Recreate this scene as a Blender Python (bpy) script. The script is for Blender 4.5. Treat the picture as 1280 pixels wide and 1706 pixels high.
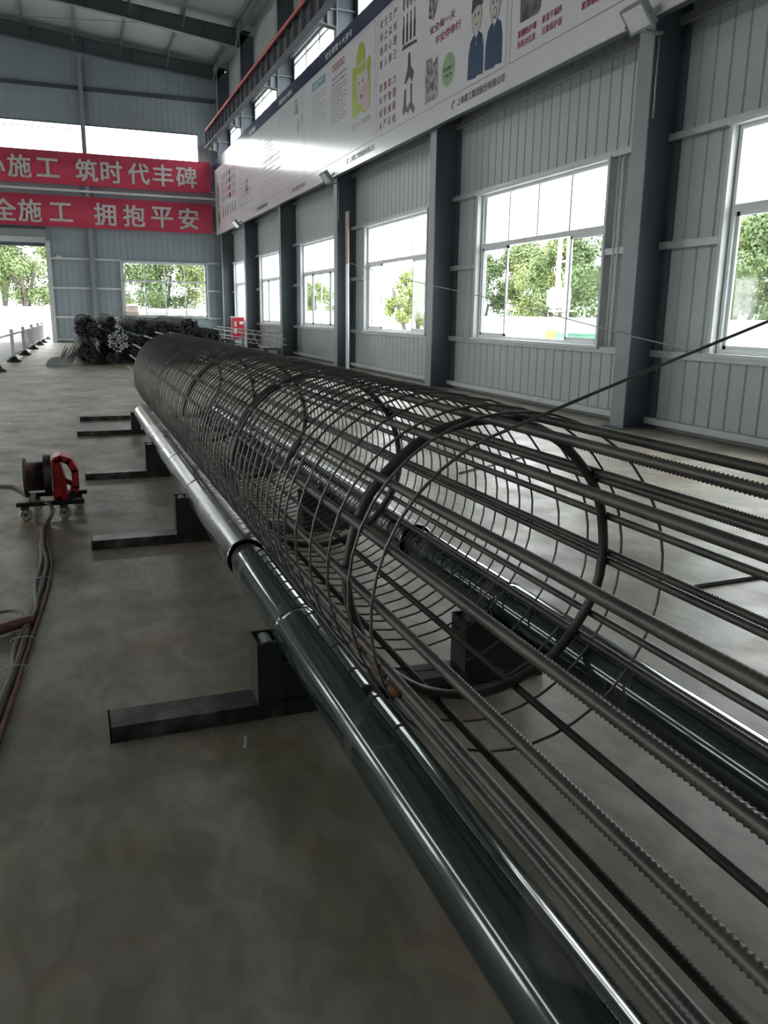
import bpy, math, random
from mathutils import Vector, Matrix

random.seed(7)
sc = bpy.context.scene
COL = sc.collection
for o in list(bpy.data.objects):
    bpy.data.objects.remove(o)

# ------------------------------------------------------------------ camera
CAM_H = 1.6
F_PX = 1353.9
YAW, PITCH, ROLL = 0.362915, 0.238859, -0.01413
fw = Vector((math.sin(YAW) * math.cos(PITCH), math.cos(YAW) * math.cos(PITCH), -math.sin(PITCH)))
rt = Vector((math.cos(YAW), -math.sin(YAW), 0))
dn = fw.cross(rt)
rt2 = math.cos(ROLL) * rt + math.sin(ROLL) * dn
dn2 = -math.sin(ROLL) * rt + math.cos(ROLL) * dn
cam_d = bpy.data.cameras.new('camera')
cam_d.sensor_fit = 'HORIZONTAL'
cam_d.sensor_width = 36.0
cam_d.lens = F_PX / 1280.0 * 36.0
cam_d.clip_start = 0.05
cam_d.clip_end = 1000
cam = bpy.data.objects.new('camera', cam_d)
COL.objects.link(cam)
M3 = Matrix((rt2, -dn2, -fw)).transposed()
cam.matrix_world = Matrix.Translation((0, 0, CAM_H)) @ M3.to_4x4()
sc.camera = cam

# ------------------------------------------------------------------ sky and exposure
SKY = 3.4
w = bpy.data.worlds.new('overcast_sky')
sc.world = w
w.use_nodes = True
bg = w.node_tree.nodes['Background']
bg.inputs[0].default_value = (0.96, 0.98, 1.0, 1)
bg.inputs[1].default_value = SKY
vs = sc.view_settings
vs.view_transform = 'Standard'
vs.look = 'None'
vs.gamma = 1.0
vs.exposure = 1.22
vs.use_curve_mapping = False
sc.cycles.max_bounces = 10
sc.cycles.diffuse_bounces = 6
sc.cycles.glossy_bounces = 4
sc.cycles.transparent_max_bounces = 16
sc.cycles.sample_clamp_indirect = 8
sc.cycles.use_denoising = True
sc.cycles.caustics_reflective = False
sc.cycles.caustics_refractive = False


def portal(name, loc, rot, sx, sy):
    """sky portal: gives off no light of its own, only guides the sky light through an opening"""
    l = bpy.data.lights.new(name, 'AREA')
    l.shape = 'RECTANGLE'
    l.size, l.size_y = sx, sy
    l.cycles.is_portal = True
    o = bpy.data.objects.new(name, l)
    o.location = loc
    o.rotation_euler = rot
    COL.objects.link(o)


# ------------------------------------------------------------------ materials
def mat(name, c1, rough=0.5, metal=0.0, c2=None, scale=3.0, detail=4.0, lo=0.35, hi=0.65, bump=0.0,
        bscale=40.0, spec=0.5, coat=0.0, stretch=(1, 1, 1), rvar=0.0):
    m = bpy.data.materials.new(name)
    m.use_nodes = True
    nt = m.node_tree
    b = nt.nodes['Principled BSDF']
    b.inputs['Base Color'].default_value = (*c1, 1)
    b.inputs['Roughness'].default_value = rough
    b.inputs['Metallic'].default_value = metal
    b.inputs['Specular IOR Level'].default_value = spec
    if coat:
        b.inputs['Coat Weight'].default_value = coat
        b.inputs['Coat Roughness'].default_value = 0.08
    if c2 is None and not bump:
        c2 = tuple(v * 0.88 for v in c1)
    tc = nt.nodes.new('ShaderNodeTexCoord')
    mp = nt.nodes.new('ShaderNodeMapping')
    mp.inputs['Scale'].default_value = stretch
    nt.links.new(tc.outputs['Object'], mp.inputs['Vector'])
    if c2 is not None:
        n = nt.nodes.new('ShaderNodeTexNoise')
        n.inputs['Scale'].default_value = scale
        n.inputs['Detail'].default_value = detail
        nt.links.new(mp.outputs[0], n.inputs['Vector'])
        r = nt.nodes.new('ShaderNodeValToRGB')
        r.color_ramp.elements[0].position = lo
        r.color_ramp.elements[1].position = hi
        r.color_ramp.elements[0].color = (*c1, 1)
        r.color_ramp.elements[1].color = (*c2, 1)
        nt.links.new(n.outputs['Fac'], r.inputs[0])
        nt.links.new(r.outputs[0], b.inputs['Base Color'])
        if rvar:
            mr = nt.nodes.new('ShaderNodeMapRange')
            mr.inputs[1].default_value = lo
            mr.inputs[2].default_value = hi
            mr.inputs[3].default_value = rough
            mr.inputs[4].default_value = rough + rvar
            nt.links.new(n.outputs['Fac'], mr.inputs[0])
            nt.links.new(mr.outputs[0], b.inputs['Roughness'])
    if bump:
        n2 = nt.nodes.new('ShaderNodeTexNoise')
        n2.inputs['Scale'].default_value = bscale
        n2.inputs['Detail'].default_value = 3
        nt.links.new(mp.outputs[0], n2.inputs['Vector'])
        bp = nt.nodes.new('ShaderNodeBump')
        bp.inputs['Strength'].default_value = bump
        bp.inputs['Distance'].default_value = 0.01
        nt.links.new(n2.outputs['Fac'], bp.inputs['Height'])
        nt.links.new(bp.outputs[0], b.inputs['Normal'])
    return m


def glass_mat(name, tint, gloss):
    m = bpy.data.materials.new(name)
    m.use_nodes = True
    nt = m.node_tree
    nt.nodes.remove(nt.nodes['Principled BSDF'])
    out = nt.nodes['Material Output']
    t = nt.nodes.new('ShaderNodeBsdfTransparent')
    t.inputs[0].default_value = (*tint, 1)
    g = nt.nodes.new('ShaderNodeBsdfGlossy')
    g.inputs['Roughness'].default_value = 0.05
    mx = nt.nodes.new('ShaderNodeMixShader')
    mx.inputs[0].default_value = gloss
    nt.links.new(t.outputs[0], mx.inputs[1])
    nt.links.new(g.outputs[0], mx.inputs[2])
    nt.links.new(mx.outputs[0], out.inputs[0])
    return m


def floor_mat():
    m = bpy.data.materials.new('polished_concrete')
    m.use_nodes = True
    nt = m.node_tree
    b = nt.nodes['Principled BSDF']
    tc = nt.nodes.new('ShaderNodeTexCoord')

    def noise(scale, detail, st=(1, 1, 1), dist=0.0):
        mp = nt.nodes.new('ShaderNodeMapping')
        mp.inputs['Scale'].default_value = st
        nt.links.new(tc.outputs['Object'], mp.inputs['Vector'])
        n = nt.nodes.new('ShaderNodeTexNoise')
        n.inputs['Scale'].default_value = scale
        n.inputs['Detail'].default_value = detail
        n.inputs['Distortion'].default_value = dist
        nt.links.new(mp.outputs[0], n.inputs['Vector'])
        return n

    def ramp(n, a, ca, z, cz):
        r = nt.nodes.new('ShaderNodeValToRGB')
        r.color_ramp.elements[0].position = a
        r.color_ramp.elements[1].position = z
        r.color_ramp.elements[0].color = (*ca, 1)
        r.color_ramp.elements[1].color = (*cz, 1)
        nt.links.new(n.outputs['Fac'], r.inputs[0])
        return r

    def mixc(mode, f, a, c):
        x = nt.nodes.new('ShaderNodeMix')
        x.data_type = 'RGBA'
        x.blend_type = mode
        x.inputs[0].default_value = f
        nt.links.new(a, x.inputs[6])
        nt.links.new(c, x.inputs[7])
        return x.outputs[2]

    r1 = ramp(noise(.9, 8, dist=.8), .32, (.255, .230, .188), .70, (.52, .485, .42))
    r2 = ramp(noise(2.3, 4, (1, .55, 1), .5), .42, (1, 1, 1), .68, (.72, .76, .62))
    r3 = ramp(noise(1.7, 5, (.9, 1.2, 1), .3), .50, (1, 1, 1), .70, (1.0, .76, .66))
    r4 = ramp(noise(7, 8, (1, .5, 1), 1.4), .38, (.74, .74, .73), .62, (1.06, 1.06, 1.06))
    c = mixc('MULTIPLY', 1.0, r1.outputs[0], r2.outputs[0])
    c = mixc('MULTIPLY', .8, c, r3.outputs[0])
    c = mixc('MULTIPLY', .8, c, r4.outputs[0])
    nt.links.new(c, b.inputs['Base Color'])
    rr = ramp(noise(3.0, 5), .3, (.34, .34, .34), .7, (.52, .52, .52))
    nt.links.new(rr.outputs[0], b.inputs['Roughness'])
    b.inputs['Specular IOR Level'].default_value = 0.45
    bp = nt.nodes.new('ShaderNodeBump')
    bp.inputs['Strength'].default_value = 0.06
    bp.inputs['Distance'].default_value = 0.01
    nt.links.new(noise(22, 4).outputs['Fac'], bp.inputs['Height'])
    nt.links.new(bp.outputs[0], b.inputs['Normal'])
    return m


MT = {
    'floor': floor_mat(),
    'clad': mat('pale_cladding_steel', (.48, .53, .52), .40, c2=(.43, .475, .465), scale=.8),
    'clad_b': mat('blue_grey_gable_steel', (.35, .41, .45), .5, c2=(.32, .38, .42), scale=.8),
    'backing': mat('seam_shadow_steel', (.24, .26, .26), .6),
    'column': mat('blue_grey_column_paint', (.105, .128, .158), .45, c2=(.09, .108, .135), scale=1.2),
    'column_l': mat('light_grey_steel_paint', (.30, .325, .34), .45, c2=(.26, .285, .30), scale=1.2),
    'girt': mat('galvanised_girt', (.50, .53, .54), .38, .3, c2=(.42, .45, .46), scale=5),
    'trim': mat('white_flashing', (.66, .69, .69), .4, c2=(.58, .61, .61), scale=4),
    'frame': mat('white_window_frame', (.72, .74, .74), .4, c2=(.64, .66, .67), scale=6),
    'glass': glass_mat('window_glass', (.96, .98, .975), .04),
    'glass_d': glass_mat('dusty_sash_glass', (.86, .90, .89), .07),
    'roof': mat('roof_underside_sheet', (.35, .38, .36), .6, c2=(.30, .33, .32), scale=.5),
    'purlin': mat('purlin_steel', (.15, .165, .17), .5),
    'rafter': mat('dark_rafter_paint', (.075, .09, .105), .5, c2=(.065, .08, .09), scale=1),
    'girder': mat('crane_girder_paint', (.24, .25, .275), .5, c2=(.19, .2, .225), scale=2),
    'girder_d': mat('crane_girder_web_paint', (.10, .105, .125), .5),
    'redpipe': mat('red_conductor_pipe', (.62, .05, .05), .4, c2=(.5, .045, .05), scale=3),
    'board': mat('glossy_print_board', (.84, .83, .86), .16, c2=(.81, .80, .83), scale=.5, spec=.5),
    'navy': mat('navy_header_print', (.035, .045, .105), .2, c2=(.03, .04, .09), scale=1),
    'p_white': mat('white_print', (.8, .8, .82), .4),
    'p_red': mat('crimson_print', (.36, .035, .075), .4),
    'p_dred': mat('dark_red_print', (.22, .03, .06), .4),
    'p_dark': mat('charcoal_print', (.06, .06, .075), .4),
    'p_grey': mat('grey_print', (.22, .22, .25), .4),
    'p_lgrey': mat('light_grey_print', (.38, .38, .42), .4),
    'p_blue': mat('blue_uniform_print', (.02, .06, .15), .4),
    'p_skin': mat('pale_skin_print', (.66, .62, .56), .4),
    'p_pink': mat('pale_pink_print', (.66, .46, .47), .4),
    'p_brown': mat('brown_cap_print', (.10, .075, .065), .4),
    'p_green': mat('lime_green_print', (.42, .53, .05), .4),
    'p_lgreen': mat('soft_green_print', (.34, .52, .27), .4),
    'p_cyan': mat('teal_print', (.10, .36, .42), .4),
    'p_photo': mat('dim_photo_print', (.075, .07, .085), .35, c2=(.30, .29, .30), scale=2.6, lo=.42, hi=.62),
    'p_photo2': mat('grey_photo_print', (.10, .10, .09), .35, c2=(.46, .46, .44), scale=7, lo=.4, hi=.6),
    'banner': mat('red_banner_cloth', (.62, .06, .115), .7, c2=(.56, .05, .10), scale=.9),
    'bletter': mat('banner_letter_print', (.62, .60, .60), .7),
    'rebar': mat('mill_scale_rebar', (.075, .072, .067), .40, .5, c2=(.15, .14, .122), scale=9, detail=6, stretch=(1, .3, 1), rvar=.15),
    'wire': mat('drawn_spiral_wire', (.17, .167, .158), .36, .65, c2=(.25, .245, .23), scale=6, rvar=.12),
    'ring': mat('stiffener_ring_steel', (.065, .062, .06), .5, .4, c2=(.10, .09, .08), scale=8),
    'rust': mat('rusty_weld', (.17, .075, .03), .8, .1, c2=(.10, .05, .03), scale=30),
    'stand': mat('black_green_stand_paint', (.022, .028, .028), .5, c2=(.05, .055, .052), scale=7, detail=6),
    'beam': mat('scuffed_base_beam', (.05, .05, .048), .34, .35, c2=(.20, .20, .19), scale=9, detail=6, lo=.45, hi=.75),
    'steelworn': mat('worn_roller_steel', (.24, .245, .245), .15, 1.0, c2=(.50, .50, .485), scale=4, detail=7, stretch=(1, .35, 1), lo=.3, hi=.7, rvar=.2),
    'black': mat('black_rubber', (.012, .012, .013), .6),
    'white': mat('white_plastic', (.82, .83, .83), .5),
    'red': mat('red_enamel', (.56, .025, .04), .35, c2=(.48, .02, .035), scale=6),
    'copper': mat('wound_wire', (.16, .09, .075), .35, .5, c2=(.24, .15, .12), scale=20),
    'caster': mat('yellowed_caster', (.68, .65, .52), .5),
    'cable': mat('brown_cable_sheath', (.14, .10, .085), .55, c2=(.085, .06, .058), scale=12),
    'cable_g': mat('grey_cable_sheath', (.22, .21, .195), .55),
    'cable_r': mat('red_brown_hose', (.20, .07, .05), .5),
    'barend': mat('white_painted_bar_end', (.85, .87, .86), .6),
    'darkbar': mat('dark_stock_bar', (.032, .034, .037), .8, .0, c2=(.05, .05, .05), scale=10),
    'lightbar': mat('bright_stock_bar', (.42, .43, .41), .45, .3, c2=(.32, .33, .31), scale=8),
    'sack': mat('grey_sack_cloth', (.30, .31, .29), .9, c2=(.22, .23, .22), scale=12),
    'wood': mat('raw_timber', (.42, .35, .29), .7, c2=(.34, .28, .23), scale=5, stretch=(4, 4, .5)),
    'lamp': mat('floodlight_housing', (.33, .35, .35), .4, .3),
    'lens': mat('floodlight_glass', (.78, .80, .80), .15, spec=.7),
    'yard': mat('pale_concrete_yard', (.62, .62, .60), .8, c2=(.55, .55, .53), scale=.4),
    'pwall': mat('white_perimeter_render', (.80, .80, .78), .8, c2=(.72, .72, .70), scale=.6),
    'leaf': mat('mid_green_foliage', (.10, .15, .05), .7, c2=(.19, .25, .10), scale=1.1, detail=5),
    'leaf2': mat('yellow_green_foliage', (.16, .21, .06), .7, c2=(.25, .30, .10), scale=1.4, detail=5),
    'bark': mat('grey_bark', (.16, .14, .12), .9, c2=(.11, .095, .08), scale=5),
    'pole': mat('concrete_pole', (.50, .50, .48), .8),
    'transf': mat('pale_transformer_enamel', (.60, .63, .64), .5),
    'brown': mat('brown_tank_steel', (.14, .095, .075), .7, c2=(.10, .07, .055), scale=3),
    'orange': mat('orange_barrier_plastic', (.70, .20, .05), .5),
    'greenbox': mat('green_utility_enamel', (.12, .30, .20), .5),
}


def roller_paint():
    """blackened, polished steel with a green cast, dusty smears and a few scuffs"""
    m = bpy.data.materials.new('polished_black_green_steel')
    m.use_nodes = True
    nt = m.node_tree
    b = nt.nodes['Principled BSDF']
    tc = nt.nodes.new('ShaderNodeTexCoord')
    n = nt.nodes.new('ShaderNodeTexNoise')
    n.inputs['Scale'].default_value = 2.6
    n.inputs['Detail'].default_value = 8
    n.inputs['Distortion'].default_value = 1.2
    nt.links.new(tc.outputs['Object'], n.inputs['Vector'])
    r = nt.nodes.new('ShaderNodeMapRange')
    r.inputs[1].default_value = .55
    r.inputs[2].default_value = .70
    nt.links.new(n.outputs['Fac'], r.inputs[0])
    b.inputs['Base Color'].default_value = (.020, .034, .034, 1)
    b.inputs['IOR'].default_value = 1.8
    b.inputs['Roughness'].default_value = .10
    d = nt.nodes.new('ShaderNodeBsdfDiffuse')
    d.inputs[0].default_value = (.21, .205, .19, 1)
    ml = nt.nodes.new('ShaderNodeMath')
    ml.operation = 'MULTIPLY'
    ml.inputs[1].default_value = .5
    nt.links.new(r.outputs[0], ml.inputs[0])
    mx = nt.nodes.new('ShaderNodeMixShader')
    nt.links.new(ml.outputs[0], mx.inputs[0])
    nt.links.new(b.outputs[0], mx.inputs[1])
    nt.links.new(d.outputs[0], mx.inputs[2])
    nt.links.new(mx.outputs[0], nt.nodes['Material Output'].inputs[0])
    return m


MT['rollerpaint'] = roller_paint()


# ------------------------------------------------------------------ mesh helpers
class MB:
    def __init__(self):
        self.v, self.f, self.smooth = [], [], []

    def add(self, vs, fs, smooth=False):
        k = len(self.v)
        self.v += [tuple(p) for p in vs]
        self.f += [tuple(i + k for i in f) for f in fs]
        self.smooth += [smooth] * len(fs)
        return self

    def box(self, x0, x1, y0, y1, z0, z1):
        return self.add([(x, y, z) for x in (x0, x1) for y in (y0, y1) for z in (z0, z1)],
                        [(0, 1, 3, 2), (4, 6, 7, 5), (0, 4, 5, 1), (2, 3, 7, 6), (0, 2, 6, 4), (1, 5, 7, 3)])

    def obox(self, c, ax, ay, az, hx, hy, hz):
        c, ax, ay, az = Vector(c), Vector(ax).normalized(), Vector(ay).normalized(), Vector(az).normalized()
        vs = [c + ax * hx * i + ay * hy * j + az * hz * k for i in (-1, 1) for j in (-1, 1) for k in (-1, 1)]
        return self.add(vs, [(0, 1, 3, 2), (4, 6, 7, 5), (0, 4, 5, 1), (2, 3, 7, 6), (0, 2, 6, 4), (1, 5, 7, 3)])

    def prism(self, poly, axis, a0, a1):
        """poly: 2D outline; axis 'x' -> (y,z) outline, 'y' -> (x,z), 'z' -> (x,y)"""
        def P(p, a):
            return {'x': (a, p[0], p[1]), 'y': (p[0], a, p[1]), 'z': (p[0], p[1], a)}[axis]
        n = len(poly)
        vs = [P(p, a0) for p in poly] + [P(p, a1) for p in poly]
        fs = [tuple(range(n)), tuple(range(2 * n - 1, n - 1, -1))]
        fs += [(i, i + n, (i + 1) % n + n, (i + 1) % n) for i in range(n)]
        return self.add(vs, fs)

    def tube(self, pts, r, seg=8, closed=False, caps=True, rad=None):
        pts = [Vector(p) for p in pts]
        n = len(pts)
        vs, fs = [], []
        prev = None
        for i, p in enumerate(pts):
            a = pts[(i - 1) % n] if (closed or i > 0) else p
            b = pts[(i + 1) % n] if (closed or i < n - 1) else p
            t = (b - a)
            t = t.normalized() if t.length > 1e-9 else Vector((0, 0, 1))
            if prev is None:
                ref = Vector((0, 0, 1)) if abs(t.z) < .9 else Vector((1, 0, 0))
                u = t.cross(ref).normalized()
            else:
                u = (prev - t * prev.dot(t))
                u = u.normalized() if u.length > 1e-6 else t.orthogonal().normalized()
            prev = u
            wv = t.cross(u)
            rr = rad[i] if rad else r
            for k in range(seg):
                an = 2 * math.pi * k / seg
                vs.append(p + u * math.cos(an) * rr + wv * math.sin(an) * rr)
        m = n if closed else n - 1
        for i in range(m):
            for k in range(seg):
                i2 = (i + 1) % n
                fs.append((i * seg + k, i * seg + (k + 1) % seg, i2 * seg + (k + 1) % seg, i2 * seg + k))
        self.add(vs, fs, True)
        if caps and not closed:
            k0 = len(self.v) - len(vs)
            self.f.append(tuple(k0 + i for i in range(seg - 1, -1, -1)))
            self.f.append(tuple(k0 + (n - 1) * seg + i for i in range(seg)))
            self.smooth += [False, False]
        return self

    def lathe(self, prof, c, axis='y', seg=48, closed=False):
        """prof: list of (a along axis, radius)"""
        vs, fs = [], []
        for a, r in prof:
            for k in range(seg):
                t = 2 * math.pi * k / seg
                u, v = r * math.cos(t), r * math.sin(t)
                vs.append({'y': (c[0] + u, c[1] + a, c[2] + v), 'z': (c[0] + u, c[1] + v, c[2] + a),
                           'x': (c[0] + a, c[1] + u, c[2] + v)}[axis])
        for i in range(len(prof) - 1):
            for k in range(seg):
                fs.append((i * seg + k, i * seg + (k + 1) % seg, (i + 1) * seg + (k + 1) % seg, (i + 1) * seg + k))
        self.add(vs, fs, True)
        k0 = len(self.v) - len(vs)
        self.f.append(tuple(k0 + i for i in range(seg)))
        self.f.append(tuple(k0 + (len(prof) - 1) * seg + i for i in range(seg)))
        self.smooth += [False, False]
        return self

    def mesh(self, name, off=(0, 0, 0)):
        me = bpy.data.meshes.new(name)
        ox, oy, oz = off
        me.from_pydata([(x - ox, y - oy, z - oz) for x, y, z in self.v], [], self.f)
        me.polygons.foreach_set('use_smooth', self.smooth)
        me.update()
        return me

    def build(self, name, m, parent=None, **kw):
        off = WL(parent)
        o = bpy.data.objects.new(name, self.mesh(name, off))
        o.data.materials.append(MT[m])
        COL.objects.link(o)
        if parent is not None:
            o.parent = parent
        return tag(o, **kw)


def WL(o):
    p = Vector((0, 0, 0))
    while o is not None:
        p = p + o.location
        o = o.parent
    return p


def tag(o, label=None, cat=None, group=None, kind=None):
    if label:
        o['label'] = label
    if cat:
        o['category'] = cat
    if group:
        o['group'] = group
    if kind:
        o['kind'] = kind
    return o


def thing(name, loc=(0, 0, 0), **kw):
    o = bpy.data.objects.new(name, None)
    o.location = loc
    o.empty_display_size = .1
    COL.objects.link(o)
    return tag(o, **kw)


def inst(name, me, loc, parent=None, m=None):
    """another object on shared mesh data; loc is in world space"""
    o = bpy.data.objects.new(name, me)
    o.location = Vector(loc) - WL(parent)
    COL.objects.link(o)
    if parent is not None:
        o.parent = parent
    return o


def shared(mb, name, m):
    me = mb.mesh(name)
    me.materials.append(MT[m])
    return me


def copy_tree(o, parent=None, **kw):
    c = o.copy()
    COL.objects.link(c)
    c.parent = parent
    for ch in list(o.children):
        copy_tree(ch, c)
    return tag(c, **kw)


_glyph = {}


def fat(b):
    """offsets of the overlaid copies that make a heavier letter"""
    return [(0, 0)] if b <= 0 else [(-b, -b * .7), (b, -b * .7), (-b, b * .7), (b, b * .7)]



def text_mesh(body, bold=0.0, shear=0.0):
    key = (body, shear)
    if key not in _glyph:
        cu = bpy.data.curves.new('lettering', 'FONT')
        cu.body = body
        cu.resolution_u = 2
        cu.shear = shear
        cu.align_x = 'CENTER'
        cu.align_y = 'CENTER'
        ob = bpy.data.objects.new('lettering_source', cu)
        COL.objects.link(ob)
        dg = bpy.context.evaluated_depsgraph_get()
        me = bpy.data.meshes.new_from_object(ob.evaluated_get(dg))
        bpy.data.objects.remove(ob)
        xs = [v.co.x for v in me.vertices]
        ys = [v.co.y for v in me.vertices]
        cx, cy = (min(xs) + max(xs)) / 2, (min(ys) + max(ys)) / 2
        pts = [(v.co.x - cx, v.co.y - cy) for v in me.vertices]
        fs = [tuple(p.vertices) for p in me.polygons]
        _glyph[key] = (pts, fs, max(xs) - min(xs), max(ys) - min(ys))
        bpy.data.meshes.remove(me)
    return _glyph[key]


# ================================================================== THE HALL
XW = 8.1            # inner face of the right-hand wall
YB = 44.5           # inner face of the gable wall
XL, YN = -22.1, -9.0
XR = (XL + XW) / 2      # ridge line
COLS = [-4.1, 2.92, 9.92, 16.95, 23.97, 30.95, 37.65, 43.5]


def zroof(x):
    return 13.3 + .1 * (XW - x) if x > XR else 13.3 + .1 * (x - XL)


# ground outside and floor slab
MB().box(-120, 140, -60, 200, -.4, -.06).build('ground', 'yard', kind='structure')
MB().box(XL, XW + .1, YN, YB + .15, -.05, 0).build('floor', 'floor', kind='structure')

# windows of the right-hand wall: (y0, y1) in each bay
WIN = [(c + 1.53, c + 5.88) for c in COLS[:-2]] + [(39.2, 42.95)]
WIN[1] = (3.36, 8.80)     # the nearest window is one light wider
Z_S, Z_T, Z_H = 1.15, 2.98, 3.97     # sill, transom, head
CLER = [(COLS[i] + .4, COLS[i + 1] - .12) for i in range(len(COLS) - 1)]
C0, C1 = 8.95, 10.32


def openings_right(y):
    op = []
    for a, b in WIN:
        if a - .02 < y < b + .02:
            op.append((Z_S, Z_H))
    for a, b in CLER:
        if a < y < b:
            op.append((C0, C1))
    return op


def spans(z0, z1, op):
    out, z = [], z0
    for a, b in sorted(op):
        if a > z:
            out.append((z, a))
        z = max(z, b)
    if z < z1:
        out.append((z, z1))
    return out


# cladding panel: a shallow tray with bevelled edges, .285 m wide
PW = .285


def panel_mb(z0, z1, x=XW, y=0, mb=None, w=PW, d=.018):
    mb = mb or MB()
    return mb.prism([(y + .008, x + d), (y + .02, x), (y + w * .48, x), (y + w * .5, x + .004), (y + w * .52, x), (y + w - .02, x), (y + w - .008, x + d)][::-1], 'q', z0, z1) if False else \
        mb.add([(px, y + py, z) for z in (z0, z1) for px, py in ((x + d, .006), (x, .02), (x, w - .02), (x + d, w - .006))],
               [(0, 1, 5, 4), (1, 2, 6, 5), (2, 3, 7, 6), (0, 3, 2, 1), (4, 5, 6, 7)])


wall_r = thing('wall_right', (XW, 0, 0), kind='structure')
# backing sheet with the window openings left free
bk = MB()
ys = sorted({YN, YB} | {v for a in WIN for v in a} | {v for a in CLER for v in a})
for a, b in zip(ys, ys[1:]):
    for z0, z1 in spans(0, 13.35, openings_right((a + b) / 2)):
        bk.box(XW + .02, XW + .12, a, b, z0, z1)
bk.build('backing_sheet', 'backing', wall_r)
pan_cache = {}
far = MB()
y = 2.0
while y < YB - PW:
    op = openings_right(y + PW / 2)
    for z0, z1 in spans(.1, 13.3, op):
        if y < 24 and z0 < 8.5:
            key = (round(z0, 3), round(z1, 3))
            if key not in pan_cache:
                pan_cache[key] = shared(panel_mb(z0, z1, x=0), 'cladding_panel', 'clad')
            inst('cladding_panel', pan_cache[key], (XW, y, 0), wall_r)
        else:
            panel_mb(z0, z1, y=y, mb=far)
    y += PW
far.build('distant_cladding', 'clad', wall_r, kind='stuff')
MB().box(XW, XW + .02, YN, 2.0, 0, 13.3).build('plain_sheet', 'clad', wall_r)
# horizontal girts carrying the sheets, between the columns
for i in range(1, len(COLS) - 1):
    a, b = COLS[i] + .17, COLS[i + 1] + .14
    wy = WIN[i]
    for z0, z1, parts, m in ((.06, .15, [(a, b)], 'trim'), (1.04, 1.14, [(a, b)], 'girt'), (2.55, 2.65, [(a, wy[0] - .06), (wy[1] + .06, b)], 'girt'),
                             (3.99, 4.08, [(a, b)], 'girt'), (5.45, 5.55, [(a, b)], 'girt'), (8.8, 8.9, [(a, b)], 'girt'), (10.36, 10.46, [(a, b)], 'girt')):
        for p, q in parts:
            MB().box(XW - .12, XW - .005, p, q, z0, z1).build('girt', m, wall_r)
# low dark kerb under the sheets
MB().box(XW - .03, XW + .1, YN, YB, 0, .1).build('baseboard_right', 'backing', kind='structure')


def window(name, y0, y1, x=XW, z0=Z_S, z1=Z_H, zt=Z_T, detail=True, opened=True):
    """four top lights over four sliding sashes; the two middle sashes slid away when opened"""
    t = thing(name, (x, y0, z0), kind='structure')
    fw_, d0, d1 = .055, x - .03, x + .07
    for nm, a, b, c, e in (('jamb', y0, y0 + fw_, z0, z1), ('jamb', y1 - fw_, y1, z0, z1), ('head_rail', y0 + fw_, y1 - fw_, z1 - fw_, z1),
                           ('bottom_rail', y0 + fw_, y1 - fw_, z0, z0 + fw_), ('transom', y0 + fw_, y1 - fw_, zt - .045, zt + .045)):
        MB().box(d0, d1, a, b, c, e).build(nm, 'frame', t)
    MB().box(x - .16, x - .02, y0 - .12, y1 + .12, z0 - .05, z0 + .0).build('window_sill', 'trim', t)
    MB().box(x - .15, x - .02, y0 - .1, y1 + .1, z1, z1 + .05).build('head_flashing', 'trim', t)
    for yy in (y0 - .08, y1 + .02):
        MB().box(x - .13, x + .0, yy, yy + .06, z0 + .0, z1).build('side_flashing', 'trim', t)
    n = round((y1 - y0) / 1.09)
    for k in range(n):
        a = y0 + fw_ + (y1 - y0 - 2 * fw_) * k / n
        b = y0 + fw_ + (y1 - y0 - 2 * fw_) * (k + 1) / n
        if k:
            MB().box(d0 + .01, d1 - .01, a - .022, a + .022, zt + .045, z1 - fw_).build('mullion', 'frame', t)
        MB().box(x + .015, x + .021, a + .022, b - .022, zt + .045, z1 - fw_).build('pane', 'glass', t)
        # lower sashes
        if opened and k in (n - 3, n - 2):
            continue
        xs = x + (.0 if k % 2 else .03)
        zb, zc = z0 + fw_, zt - .045
        s = MB()
        for q in (a, b - .05):
            s.box(xs - .015, xs + .015, q, q + .05, zb, zc)
        s.box(xs - .015, xs + .015, a, b, zb, zb + .05).box(xs - .015, xs + .015, a, b, zc - .05, zc)
        so = s.build('sash', 'frame', t)
        MB().box(xs - .003, xs + .003, a + .05, b - .05, zb + .05, zc - .05).build('pane', 'glass_d', so)
    return t


for i, (a, b) in enumerate(WIN):
    if i == 0:
        continue
    window('window_%d' % i, a, b, opened=i in (1, 2, 3))
    portal('sky_portal', (XW + .2, (a + b) / 2, (Z_S + Z_H) / 2), (0, math.pi / 2, 0), Z_H - Z_S, b - a)
for i, (a, b) in enumerate(CLER):
    t = thing('window_%d' % (20 + i), (XW, a, C0), kind='structure')
    MB().box(XW - .03, XW + .06, a, b, C1 - .05, C1).build('head_rail', 'frame', t)
    MB().box(XW - .04, XW + .05, a, b, 10.08, 10.14).build('transom', 'frame', t)
    MB().box(XW - .03, XW + .06, a, b, C0, C0 + .05).build('bottom_rail', 'frame', t)
    n = 4
    for k in range(n + 1):
        q = a + (b - a) * k / n
        q = min(max(q, a + .025), b - .025)
        MB().box(XW - .04, XW + .06, q - .045, q + .045, C0 + .05, C1 - .05).build('mullion', 'frame', t)
        if k < n:
            MB().box(XW + .01, XW + .016, a + (b - a) * k / n + .03, a + (b - a) * (k + 1) / n - .03, C0 + .05, C1 - .05).build('pane', 'glass', t)
    portal('sky_portal', (XW + .2, (a + b) / 2, (C0 + C1) / 2), (0, math.pi / 2, 0), C1 - C0, b - a)

# gable wall
wall_b = thing('wall_back', (0, YB, 0), kind='structure')
DX0, DX1, DZ = -6.4, -.86, 4.72
BW = (2.62, 6.78, 1.3, 3.97)
GX0, GX1, GZ0, GZ1 = -14.0, 6.65, 8.6, 10.2


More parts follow.
